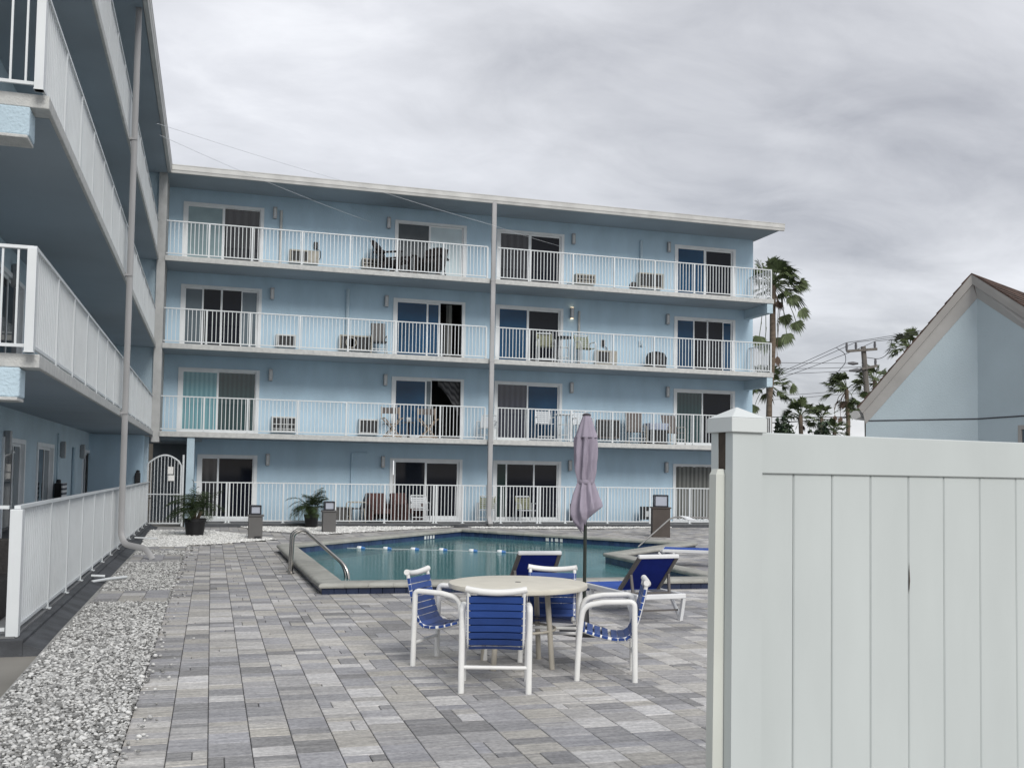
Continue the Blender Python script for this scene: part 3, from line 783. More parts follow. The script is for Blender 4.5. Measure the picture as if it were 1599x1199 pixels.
for n_, (px, py, f) in enumerate([(6, 690, 0), (94, 702, 0), (125, 705, 0), (18, 430, 1)]):
    p = atX(px, py, XWL)
    lamp(['boxy metal wall lamp beside the wide patio door of the side wing', 'boxy metal wall lamp between patio door and pipe on the side wing', 'boxy metal wall lamp past the pipe on the side wing wall', 'dark boxy wall lamp above the end balcony of the side wing'][n_], (XWL, p.y, p.z), R(90))
for n_, (px, py) in enumerate([(91, 764), (160, 753), (215, 746)]):
    p = atX(px, py, XWL + .1) if n_ < 2 else atY(px, py, 30.45)
    t = thing('meter_box', ['black meter box on the side wing wall beside a striped towel', 'black meter box low on the shaded wing wall', 'black meter box by the corner post above the railing'][n_], 'meter box', (p.x, p.y, p.z))
    MB().box(-.07, .07, -.10, .10, -.2, .14).build('housing', black_m, t, bevel=.01); MB().lathe([(.05, .14), (.05, .2), (.03, .22)], n=12).build('socket', black_m, t)
p = atX(100, 768, XWL + .25)
stw = MB()
for k in range(8):
    stw.box(p.x - .01, p.x + .01, p.y - .35, p.y + .35, p.z - .2 + k * .05, p.z - .2 + k * .05 + .048)
tag(stw.build('striped_towel', striped('towel_stripes', (.02, .03, .05), (.7, .72, .74), 3.2, 'Z', .9)), 'black and white striped towel hung on the side wing patio', 'towel')

# ================================================================ GATE
gate = thing('garden_gate', 'arched white metal gate with paper notices in the building corner', 'gate', (-1.33, D, G))
def glocal(mb): return mb.xf(Matrix.Translation((1.33, -D, -G)))
ga, gb_ = -1.80, -.86
arch = [(ga, D, 1.70)] + [(ga + (gb_ - ga) * i / 12, D, 1.69 + .27 * math.sin(math.pi * (i / 12) * .94 + .06)) for i in range(1, 12)] + [(gb_, D, 1.66)]
fm = MB(); fm.tube([(ga, D, -.07)] + arch + [(gb_, D, -.07)], .028, 8); fm.bar((ga, D, -.06), (gb_, D, -.06), .04, .04); fm.bar((ga, D, .80), (gb_, D, .80), .03, .03)
for i in range(1, 10):
    x_ = ga + (gb_ - ga) * i / 10; fm.bar((x_, D, -.06), (x_, D, 1.69 + .27 * math.sin(math.pi * (i / 10) * .94 + .06)), .018, .018)
glocal(fm).build('gate_frame', alu, gate)
glocal(MB().bar((-.80, D, -.15), (-.80, D, 1.98), .05, .05)).build('latch_post', alu, gate)
glocal(MB().tube([(ga + .03, D - .05, .70), (ga + .13, D - .07, .70)], .012, 8)).build('handle', steel, gate)
glocal(MB().box(-1.24, -1.08, D - .05, D - .04, 1.40, 1.62)).build('notice', paper_m, gate)
glocal(MB().box(-1.22, -1.05, D - .055, D - .045, 1.20, 1.37)).build('notice', paper_m, gate)

# ================================================================ BALCONY THINGS
def unit(px0, px1, py0, py1, f, label, m=ac_white, style='grid', deep=.28):
    a = atY(px0, py0, W - .15); b = atY(px1, py1, W - .15); x0, x1 = a.x, b.x
    z1 = a.z; z0 = max(ZF[f] + .01, min(b.z, z1 - .3)); w = x1 - x0; h = z1 - z0
    t = thing('air_conditioner', label, 'air conditioner', ((x0 + x1) / 2, W, z0), 0, 'through-wall air conditioners')
    e = .05
    mb = MB(); mb.box(-w / 2, -w / 2 + e, -deep, 0, 0, h); mb.box(w / 2 - e, w / 2, -deep, 0, 0, h); mb.box(-w / 2 + e, w / 2 - e, -deep, 0, h - e, h); mb.box(-w / 2 + e, w / 2 - e, -deep, 0, 0, e)
    if style == 'split': mb.box(w * .12, w / 2 - e, -deep, -.05, e, h - e)
    mb.build('casing', m, t, bevel=.006)
    MB().box(-w / 2 + e, w * .12 if style == 'split' else w / 2 - e, -deep + .035, -deep + .06, e, h - e).build('coil_panel', grille_m, t)
    if style == 'grid':
        g2 = MB()
        for i in range(1, 5): g2.box(-w / 2 + w * i / 5 - .01, -w / 2 + w * i / 5 + .01, -deep - .004, -deep + .02, .01, h - .01)
        g2.box(-w / 2, w / 2, -deep - .012, -deep + .012, h * .5 - .012, h * .5 + .012); g2.box(-w / 2, w / 2, -deep - .012, -deep + .012, h * .2 - .012, h * .2 + .012)
        g2.build('grille', m, t)
    if style == 'fan':
        g2 = MB(); g2.lathe([(h * .36, 0), (h * .36, .02), (h * .30, .02), (h * .30, 0)], (0, 0, 0), 24); g2.xf(Matrix.Translation((-w * .15, -deep - .0, h * .5)) @ Matrix.Rotation(R(90), 4, 'X'))
        g2.build('fan_guard', m, t)
    return t
unit(452, 497, 390, 413, 3, 'tan air conditioner on the top floor wall under a black meter', ac_tan, 'split')
unit(565, 594, 404, 421, 3, 'low dark slatted air conditioner beside the brown slatback chairs', ac_tan, 'grid')
unit(898, 928, 428, 446, 3, 'small caged air conditioner past the downspout on the top floor', ac_tan, 'grid')
unit(996, 1034, 426, 452, 3, 'large dark faced air conditioner under a pale pipe on the top floor', ac_tan, 'plain')
unit(431, 462, 522, 543, 2, 'white framed air conditioner alone on the third floor wall', ac_white, 'plain')
unit(530, 580, 523, 549, 2, 'tan air conditioner with dark fan beside a black chair', ac_tan, 'fan')
unit(930, 961, 547, 571, 2, 'tan air conditioner under a black meter on the third floor', ac_tan, 'split')
unit(424, 462, 650, 675, 1, 'white caged air conditioner near the teal blinds', ac_white, 'grid')
unit(560, 590, 654, 678, 1, 'white framed air conditioner beside the folding wooden chair', ac_white, 'plain')
unit(933, 966, 655, 685, 1, 'dark air conditioner behind the closed parasol on the second floor', taupe_m, 'plain')
def small_box(px, py, w, h, m, label, cable=False):
    p = atY(px, py, W); t = thing('meter_box', label, 'meter box', (p.x, W, p.z))
    MB().box(-w / 2, w / 2, -.09, 0, -h / 2, h / 2).build('housing', m, t, bevel=.008); MB().box(-w / 3, w / 3, -.11, -.09, -h / 4, h / 3).build('cover', m, t)
    if cable: MB().tube(bend([(0, -.05, -h / 2), (.16, -.05, -h / 2 - .05), (.16, -.05, -.42), (.05, -.05, -.5)], .1), .012, 8).build('cable', black_m, t, smooth=True)
small_box(493, 384, .13, .22, black_m, 'black meter box with looped cable on the top floor wall', True)
small_box(941, 536, .13, .22, black_m, 'black meter box above a tan air conditioner, third floor', True)
small_box(1000, 536, .13, .20, stucco_pale, 'pale blue junction box beside the covered grill')
# generic seats -------------------------------------------------
def slat_chair(loc, rz, label, m, group):
    t = thing('slatback_chair', label, 'chair', loc, rz, group)
    s = MB()
    for i in range(7):
        x_ = -.27 + .09 * i; hh = .95 - .9 * (x_) ** 2
        s.add([(x_ - .04, -.22, .30), (x_ + .04, -.22, .30), (x_ + .04, -.22 - .45 * hh + .1, hh), (x_ - .04, -.22 - .45 * hh + .1, hh), (x_ - .04, -.19, .30), (x_ + .04, -.19, .30), (x_ + .04, -.19 - .45 * hh + .1, hh), (x_ - .04, -.19 - .45 * hh + .1, hh)],
              [(3, 2, 1, 0), (4, 5, 6, 7), (0, 1, 5, 4), (1, 2, 6, 5), (2, 3, 7, 6), (3, 0, 4, 7)])
    s.box(-.3, .3, -.24, -.185, .42, .50); s.box(-.3, .3, -.43, -.33, .68, .74)
    s.build('backrest_slats', m, t)
    MB().add([(-.28, -.25, .28), (.28, -.25, .28), (.28, .32, .40), (-.28, .32, .40), (-.28, -.25, .31), (.28, -.25, .31), (.28, .32, .43), (-.28, .32, .43)], [(3, 2, 1, 0), (4, 5, 6, 7), (0, 1, 5, 4), (1, 2, 6, 5), (2, 3, 7, 6), (3, 0, 4, 7)]).build('seat', m, t)
    for sx in (-1, 1):
        MB().box(sx * .34 - .055, sx * .34 + .055, -.40, .36, .56, .585).build('armrest', m, t)
        MB().bar((sx * .31, .30, 0), (sx * .31, .30, .56), .03, .10).build('leg', m, t); MB().bar((sx * .31, -.42, 0), (sx * .31, .05, .42), .03, .10).build('leg', m, t)
    t.scale = (1.3, 1.3, 1.3)
    return t
yb = 32.7
p = atY(614, 425, yb); slat_chair((p.x, yb, ZF[3]), R(-122), 'dark brown slatback chair turned towards its twin, beside the low air conditioner', brown_m, 'dark slatback balcony chairs')
p = atY(672, 430, yb); slat_chair((p.x, yb, ZF[3]), R(150), 'dark brown slatback chair turned away in front of the white blind', brown_m, 'dark slatback balcony chairs')
def strap_chair(loc, rz, label, group, back=white_strap, seat=white_strap, tube=alu, hgt=.86, high=False, m_arm=True):
    t = thing('patio_chair', label, 'patio chair', loc, rz, group); sz = .42 if not high else .62; bt = hgt if not high else 1.12
    MB().tube([(-.25, -.40, bt), (.25, -.40, bt)], .024, 8).build('top_bar', tube, t, smooth=True)
    b = MB()
    for i in range(6):
        f0 = .12 + i * .14; za = sz + (bt - sz) * f0; ya = -.22 - .18 * f0
        b.bar((-.24, ya, za), (.24, ya, za), .012, .052)
    for sx in (-1, 1): b.bar((sx * .25, -.22, sz), (sx * .25, -.40, bt), .03, .03)
    b.build('backrest', back, t)
    s = MB().box(-.25, .25, -.22, .25, sz - .02, sz); s.build('seat', seat, t)
    for sx in (-1, 1):
        MB().tube(bend([(sx * .29, .24, 0), (sx * .29, .24, sz + .22), (sx * .29, -.24, sz + .22)], .12), .02, 8).build('leg', tube, t, smooth=True)
        MB().tube([(sx * .28, -.30, 0), (sx * .28, -.24, sz + .22)], .02, 8).build('leg', tube, t, smooth=True)
    MB().box(-.28, .28, .22, .25, .16, .19).build('stretcher', tube, t)
    return t
def put(px, py, Y, f): p = atY(px, py, Y); return (p.x, Y, ZF[f])
GC = 'white strap patio chairs on the balconies'
strap_chair(put(852, 545, 32.6, 2), R(170), 'white patio chair with sage cushion against the dark sliding door', GC, back=green_cush, seat=green_cush, high=True)
strap_chair(put(914, 550, 32.6, 2), R(185), 'white patio chair with sage cushion between round table and tan unit', GC, back=green_cush, seat=green_cush, high=True)
strap_chair(put(760, 660, 32.6, 1), R(150), 'white strap chair half hidden behind the downspout, second floor', GC)
strap_chair(put(851, 660, 32.6, 1), R(175), 'tall white strap chair before the blue pane, second floor', GC, high=True)
strap_chair(put(910, 662, 32.6, 1), R(180), 'tall white strap chair behind the top of the parasol', GC, high=True)
strap_chair(put(656, 790, 32.5, 0), R(178), 'white slatted chair in front of the ground floor double door', GC)
strap_chair(put(760, 790, 32.5, 0), R(160), 'white patio chair with pale cushion behind the downspout foot', GC, back=green_cush)
strap_chair(put(822, 790, 32.5, 0), R(185), 'white patio chair with pale cushion past the downspout on the patio', GC, back=green_cush)
def bar_table(loc, label, m, top_m):
    t = thing('patio_table', label, 'patio table', loc)
    MB().lathe([(.33, 0), (.34, .01), (.34, .03), (.33, .04)], (0, 0, .92), 28).build('tabletop', top_m, t, smooth=True)
    for k in range(4):
        a = R(45 + 90 * k); MB().bar((.2 * math.cos(a), .2 * math.sin(a), 0), (.2 * math.cos(a), .2 * math.sin(a), .92), .03, .03).build('leg', m, t)
    r_ = MB()
    for z in (.25, .6):
        for k in range(4):
            a, b = R(45 + 90 * k), R(135 + 90 * k); r_.bar((.2 * math.cos(a), .2 * math.sin(a), z), (.2 * math.cos(b), .2 * math.sin(b), z), .022, .022)
    r_.build('brace', m, t)
bar_table(put(880, 548, 32.5, 2), 'tall dark topped round table between two sage cushioned chairs', alu, black_m)
bar_table(put(880, 660, 32.5, 1), 'tall white round table between two strap chairs, second floor', alu, alu)
def folding(loc, rz, label, group):
    t = thing('folding_chair', label, 'folding chair', loc, rz, group)
    for sx in (-1, 1):
        MB().bar((-sx * .27, sx * .2 * 0 + .2, 0), (sx * .27, .2, .62), .03, .045, up=(0, 1, 0)).build('leg', wood_m, t)
        MB().bar((-sx * .27, -.2, 0), (sx * .27, -.2, .62), .03, .045, up=(0, 1, 0)).build('leg', wood_m, t)
        MB().bar((sx * .29, -.26, .60), (sx * .29, -.30, 1.02), .03, .04).build('back_post', wood_m, t)
        MB().box(sx * .29 - .03, sx * .29 + .03, -.3, .26, .62, .645).build('armrest', wood_m, t)
    MB().box(-.27, .27, -.31, -.29, .80, 1.0).build('backrest', taupe_m, t)
    MB().box(-.26, .26, -.2, .2, .44, .455).build('seat', taupe_m, t)
    MB().bar((-.29, .22, .05), (.29, .22, .05), .03, .03).build('stretcher', wood_m, t)
folding(put(612, 660, 32.5, 1), R(182), 'wooden director chair with crossed legs beside the white air conditioner', 'wooden director chairs')
folding(put(668, 660, 32.5, 1), R(178), 'wooden director chair with crossed legs by the open curtained door', 'wooden director chairs')
# stools and small objects between the director chairs
t = thing('side_table', 'small dark side table with a pot between the director chairs', 'side table', put(638, 660, 32.6, 1))
MB().box(-.2, .2, -.2, .2, .50, .53).build('tabletop', brown_m, t); MB().lathe([(.03, 0), (.05, .03), (.03, .1), (.03, .5)], n=12).build('pedestal', brown_m, t); MB().lathe([(.05, .53), (.09, .58), (.08, .68)], n=14).build('pot', ac_white, t, smooth=True)
def lounge_back(loc, rz, label, m, w=.55, hgt=1.0, group=None):
    t = thing('dining_chair', label, 'chair', loc, rz, group)
    MB().add([(-w / 2, -.2, .45), (w / 2, -.2, .45), (w / 2, -.38, hgt), (-w / 2, -.38, hgt), (-w / 2, -.17, .45), (w / 2, -.17, .45), (w / 2, -.35, hgt), (-w / 2, -.35, hgt)], [(3, 2, 1, 0), (4, 5, 6, 7), (0, 1, 5, 4), (1, 2, 6, 5), (2, 3, 7, 6), (3, 0, 4, 7)]).build('backrest', m, t, bevel=.02)
    MB().box(-w / 2, w / 2, -.2, .28, .42, .45).build('seat', m, t)
    for sx in (-1, 1):
        MB().tube(bend([(sx * w * .52, .26, 0), (sx * w * .52, .26, .64), (sx * w * .52, -.24, .64)], .1), .018, 8).build('leg', tab_leg, t, smooth=True); MB().bar((sx * w * .48, -.26, 0), (sx * w * .48, -.2, .45), .03, .03).build('leg', tab_leg, t)
    MB().bar((-w * .5, .26, .2), (w * .5, .26, .2), .025, .025).build('stretcher', alu, t)
    return t
lounge_back(put(993, 662, 32.6, 1), R(172), 'taupe mesh chair left of the cloth covered table', taupe_m, .6, 1.12, 'taupe mesh chairs').__setitem__('label', 'taupe mesh chair beside the dark unit, second floor balcony')
lounge_back(put(1052, 664, 32.6, 1), R(190), 'taupe mesh chair in front of the teal pane, second floor balcony', taupe_m, .6, 1.08, 'taupe mesh chairs')
t = thing('patio_table', 'table under a pale cloth between the taupe mesh chairs', 'patio table', put(1024, 664, 32.75, 1))
MB().box(-.36, .36, -.3, .3, .52, .76).build('cloth', cloth_blue, t, bevel=.02); MB().box(-.33, .33, -.27, .27, .03, .52).build('base', black_m, t)
# black chair third floor, grill, crates
t = lounge_back(put(591, 545, 32.5, 2), R(176), 'black high backed chair beside the tan air conditioner', black_m, .48, 1.12)
t = thing('kettle_grill', 'black covered barbecue grill on the third floor balcony', 'barbecue grill', put(1024, 560, 32.7, 2))
MB().lathe([(.36, 0), (.38, .05), (.37, .45), (.30, .60), (.10, .66)], n=20, mod=lambda a, z: 1 + .05 * math.sin(3 * a + z * 4)).build('cover', black_m, t, smooth=True)
MB().box(-.42, -.3, -.1, .1, .02, .14).build('wheel', black_m, t)
t = thing('duffel_bag', 'small black bag beside the caged air conditioner, top floor', 'bag', put(889, 440, 32.9, 3))
MB().lathe([(.12, 0), (.22, .03), (.23, .10), (.12, .17)], n=16, mod=lambda a, z: 1 + .25 * math.cos(2 * a)).build('body', black_m, t, smooth=True); MB().tube(bend([(-.1, 0, .16), (-.08, 0, .26), (.08, 0, .26), (.1, 0, .16)], .05), .012, 6).build('handle', black_m, t)
t = thing('electric_fan', 'small dark desk fan standing beside the large air conditioner', 'fan', put(989, 448, 32.9, 3))
MB().lathe([(.10, 0), (.10, .03), (.03, .05), (.025, .2)], n=14).build('stand', black_m, t, smooth=True); MB().lathe([(.05, -.04), (.16, -.03), (.17, .03), (.05, .05)], n=20).xf(Matrix.Translation((0, 0, .32)) @ Matrix.Rotation(R(90), 4, 'X')).build('cage', black_m, t, smooth=True)
# ground patio seats
def armchair(loc, rz, label, group):
    t = thing('armchair', label, 'armchair', loc, rz, group)
    MB().add([(-.38, -.30, .10), (.38, -.30, .10), (.36, -.46, .92), (-.36, -.46, .92), (-.38, -.14, .10), (.38, -.14, .10), (.34, -.34, .94), (-.34, -.34, .94)], [(3, 2, 1, 0), (4, 5, 6, 7), (0, 1, 5, 4), (1, 2, 6, 5), (2, 3, 7, 6), (3, 0, 4, 7)]).build('backrest', redbrown, t, bevel=.05)
    MB().box(-.30, .30, -.14, .42, .28, .44).build('seat', redbrown, t, bevel=.03)
    for sx in (-1, 1): MB().box(sx * .37 - .06, sx * .37 + .06, -.2, .42, .06, .60).build('armrest', redbrown, t, bevel=.03)
armchair(put(592, 790, 32.4, 0), R(190), 'rusty brown armchair with its back to the pool railing', 'rusty brown patio seats')
armchair(put(634, 792, 32.9, 0), R(215), 'rusty brown low armchair half hidden behind the white slatted chair', 'rusty brown patio seats')
lounge_back(put(556, 790, 32.5, 0), R(95), 'dark chair seen from the side by the bent wall pipe', brown_m, .5, .9)
t = thing('storage_bench', 'low grey storage bench against the patio wall', 'bench', put(530, 790, 33.0, 0))
MB().box(-.4, .4, -.22, .22, 0, .42).build('box', taupe_box, t); MB().box(-.42, .42, -.24, .24, .42, .46).build('lid', taupe_box, t)
t = thing('cardboard_box', 'narrow brown cupboard standing behind the closed parasol', 'cupboard', put(898, 800, 32.9, 0))
t['category'] = 'cupboard'; t.name = 'slim_cupboard'
MB().box(-.12, .12, -.2, .2, 0, .62).build('body', brown_box, t); MB().box(-.1, .1, -.22, -.2, .03, .59).build('door', wood_m, t)
t = thing('garden_hose_reel', 'dark hose reel box on the patio beside the brown bollard', 'hose reel', put(1007, 790, 32.9, 0))
MB().box(-.14, .14, -.12, .12, .1, .55).build('housing', black_m, t); MB().box(-.04, .22, -.16, -.12, .2, .4).build('hose_guide', ac_white, t)
# dark wicker box on the wing patio
t = thing('wicker_bench', 'dark wicker bench on the wing patio behind the railing corner', 'bench', (-3.0, 11.9, ZF[0]))
MB().box(-.55, .95, -.4, .4, 0, .42).build('seat', wicker_m, t, bevel=.02); MB().box(-.55, .95, .4, .52, 0, .8).build('backrest', wicker_m, t, bevel=.02)

# ================================================================ BOLLARDS WITH LANTERNS, POTTED PALMS
def bollard(loc, w, h, m, label, rz=0., cap=False, socket=False):
    t = thing('lantern_bollard', label, 'lantern pillar', loc, rz, 'square pillars topped by black lanterns')
    MB().box(-w / 2, w / 2, -w / 2, w / 2, 0, h).build('pillar', m, t, bevel=.006)
    MB().box(-w / 2 - .03, w / 2 + .03, -w / 2 - .03, w / 2 + .03, h, h + .035).build('cap', m, t, bevel=.006)
    l = w * .40; z0 = h + .035; lh = l * 1.75
    fr = MB(); fr.box(-l, l, -l, l, z0, z0 + .04); fr.box(-l, l, -l, l, z0 + lh - .035, z0 + lh)
    for sx in (-1, 1):
        for sy in (-1, 1): fr.box(sx * l - (.035 if sx > 0 else 0), sx * l + (0 if sx > 0 else .035), sy * l - (.035 if sy > 0 else 0), sy * l + (0 if sy > 0 else .035), z0 + .04, z0 + lh - .035)
    la = fr.build('lantern', lantern_m, t)
    MB().box(-l + .02, l - .02, -l + .02, l - .02, z0 + .041, z0 + lh - .036).build('frosted_panel', lantern_glass, la)
    if socket: MB().box(-.02, w / 2 - .04, -w / 2 - .05, -w / 2, 0, .09).build('socket_box', black_m, t)
    return t
p = atZ(398, 842, G); bollard((p.x, p.y, G), .34, .58, taupe_box, 'taupe lantern pillar on the gravel by the big potted palm', socket=True)
p = atZ(513, 832, G); bollard((p.x, p.y, G), .36, .60, taupe_box, 'taupe lantern pillar beside the smaller potted palm')
p = atZ(1031, 838, G); bollard((p.x, p.y, G), .50, .82, brown_box, 'dark brown lantern pillar beside the far pool handrail', rz=R(-18))

def frond_pinnate(mb, base, az, el, L_, droop, wind=Vector((0, 0, 0)), n=22, lw=.012, ll=.22):
    p = Vector(base); d = Vector((math.cos(az) * math.cos(el), math.sin(az) * math.cos(el), math.sin(el))); pts = []
    for i in range(n + 1):
        pts.append(p.copy()); p = p + d * (L_ / n)
        d = (d + Vector((0, 0, -droop / n)) + wind / n).normalized()
    mb.tube(pts[::3] + [pts[-1]], .005, 4, cap=False)
    for i in range(3, n + 1):
        d = (pts[i] - pts[i - 1]).normalized(); side = d.cross(Vector((0, 0, 1))).normalized(); up = side.cross(d)
        l = ll * math.sin(math.pi * (i / (n + 1.5)) ** .8) + .04
        for s in (-1, 1):
            v = (side * s * .8 + d * .6 + up * random.uniform(.0, .35) + wind * .3 + Vector((0, 0, -.15))).normalized()
            a = pts[i]; b = a + v * l * .6; c = a + v * l + Vector((0, 0, -.05 * l / .2))
            wv = d * lw
            mb.add([a - wv * .5, a + wv * .5, b + wv * .6, b - wv * .6, c], [(0, 1, 2, 3), (3, 2, 4)])
def potted(loc, r, hp, fl, label, wind):
    t = thing('potted_palm', label, 'potted plant', loc, 0, 'palms in black pots on the gravel')
    MB().lathe([(r * .78, 0), (r * .97, hp * .8), (r * 1.04, hp * .82), (r * 1.04, hp), (r * .92, hp), (r * .9, hp - .03)], n=20).build('pot', pot_m, t, smooth=True)
    MB().lathe([(r * .2, hp - .028), (r * .9, hp - .03), (r * .9, hp - .035)], n=16).build('soil', soil_m, t)
    st = MB(); fm = MB()
    for k in range(3):
        a = 2.1 * k + .4; b = Vector((.06 * math.cos(a), .06 * math.sin(a), hp - .03)); tp = b + Vector((.10 * math.cos(a), .06 * math.sin(a), .22))
        st.tube([b, tp], [.04, .05], 8)
        for i in range(15):
            frond_pinnate(fm, tp, a * 2 + i * 2.4, random.uniform(.25, 1.35), fl * random.uniform(.7, 1.1), random.uniform(1.3, 2.2), wind * random.uniform(.6, 1.3), 20, .014, .2)
    st.build('stem', trunk_m, t); fm.build('fronds', frond_pot, t)
potted((-.36, 27.42, G), .27, .46, .78, 'larger windblown palm in a black pot on the wide gravel bed', Vector((-.75, 0, -.1)))
p = atY(486, 815, 31.25); potted((p.x, 31.25, G), .22, .42, .72, 'smaller palm in a black pot against the pool railing', Vector((.15, 0, 0)))
# white pipes in the gravel
def pipe(a, b, label):
    a, b = atZ(*a, G + .06), atZ(*b, G + .065); t = MB().tube([a, a.lerp(b, .5) + Vector((0, 0, .008)), b], .022, 10).build('drain_pipe', alu, smooth=True); tag(t, label, 'pipe')
pipe((143, 908), (197, 900.5), 'loose white plastic pipe lying on the gravel')
a = Vector((XL + .10, atX(131, 893.5, XL).y, -.045)); b = a + Vector((.19, .02, -.01))
tag(MB().tube([a, b], .02, 10).build('drain_pipe', alu, smooth=True), 'short white pipe stub sticking out under the side railing', 'pipe')
a = Vector((XL + .10, 25.0, -.05)); b = a + Vector((.5, .02, -.02))
tag(MB().tube([a, b], .02, 10).build('drain_pipe', alu, smooth=True), 'white pipe stub under the railing, further back near the gate', 'pipe')

# ================================================================ PARASOL
dep = 11.0
ub = at(912, 970, dep); ub.z = G
def zat(py, px=914): return at(px, py, dep).z
ut = thing('parasol', 'closed lavender parasol tied round its dark pole', 'parasol', ub)
MB().tube([(0, 0, .0), (0, 0, zat(655) - G)], .019, 12).build('pole', mat('parasol_pole', (.02, .028, .022), .4, var=.3, vscale=3), ut, smooth=True)
MB().lathe([(.26, 0), (.27, .03), (.24, .06), (.06, .09), (.05, .28), (.03, .30)], n=24).build('base', black_m, ut, smooth=True)
s = dep / FP
prof = [(r * s, zat(y) - G) for r, y in [(6, 816), (17, 808), (22, 798), (21, 786), (18, 774), (14.8, 762), (12.5, 753), (13, 748), (14.5, 735), (15.5, 715), (15.5, 690), (15, 682)]]
def pleat(a, z): 
    k = max(0., min(1., abs(z - (zat(752) - G)) / .12))
    return 1 + (.10 + .13 * k) * math.sin(8 * a + 1.2 * math.sin(z * 5)) + .05 * math.sin(3 * a + z * 3) + .035 * math.sin(19 * a + z * 9) 
cv = MB(); n_ = 72; M_ = 40
pr = []
for i in range(M_):
    t = i / (M_ - 1) * (len(prof) - 1); k = min(int(t), len(prof) - 2); u = t - k
    pr.append((prof[k][0] * (1 - u) + prof[k + 1][0] * u, prof[k][1] * (1 - u) + prof[k + 1][1] * u))
for i, (r_, z) in enumerate(pr):
    for j in range(n_):
        a = 2 * math.pi * j / n_; rr = r_ * pleat(a, z)
        zz = z
        if i < 14: zz = z + (.10 * math.cos(a - R(-10)) * (1 - i / 14) + .025 * math.sin(8 * a) * (1 - i / 14))
        cv.v.append((rr * math.cos(a), rr * math.sin(a), zz))
for i in range(M_ - 1):
    for j in range(n_): cv.f.append((i * n_ + j, i * n_ + (j + 1) % n_, (i + 1) * n_ + (j + 1) % n_, (i + 1) * n_ + j))
cv.build('canopy', lav, ut, smooth=True)
tpf = [(r * s, zat(y) - G) for r, y in [(16.5, 682.5), (16.2, 680), (13.5, 672), (10.5, 662), (7.5, 653), (6, 648), (3, 646)]]
MB().lathe(tpf, n=48, mod=lambda a, z: 1 + .10 * math.sin(8 * a) * (1 if z < zat(660) - G else .3)).build('top_vent', lav, ut, smooth=True)
MB().lathe([(6.5 * s, zat(648.5) - G), (7 * s, zat(647) - G), (5.5 * s, zat(645) - G), (1.5 * s, zat(644) - G)], n=20).build('finial', mat('finial_dark', (.05, .045, .055), .5), ut, smooth=True)
MB().lathe([(13.2 * s, zat(755) - G), (13.8 * s, zat(753.5) - G), (13.8 * s, zat(750.5) - G), (13.2 * s, zat(749) - G)], n=40).build('tie_strap', lav, ut, smooth=True)

# ================================================================ TABLE, STRAP CHAIRS, LOUNGERS
TC = (2.70, 8.83, G)
tb = thing('patio_table', 'round cream patio table with an empty parasol hole', 'table', TC)
MB().lathe([(.03, .69), (.60, .69), (.624, .695), (.632, .712), (.628, .736), (.60, .742), (.03, .742)], n=72).build('tabletop', tab_top, tb, smooth=True)
MB().lathe([(.028, .7425), (.026, .745), (.004, .7451)], n=20).build('parasol_hole', mat('hole_grey', (.10, .10, .10), .8), tb)
for k in range(4):
    a = R(40 + 90 * k); ca, sa = math.cos(a), math.sin(a)
    MB().tube([(ca * .31, sa * .31, .69), (ca * .345, sa * .345, .33), (ca * .375, sa * .375, 0)], .024, 12).build('leg', tab_leg, tb, smooth=True)
rg = MB()
for k in range(25):
    pass
rg.tube([(.345 * math.cos(2 * math.pi * k / 32), .345 * math.sin(2 * math.pi * k / 32), .33) for k in range(33)], .012, 8); rg.build('leg_ring', tab_leg, tb, smooth=True)

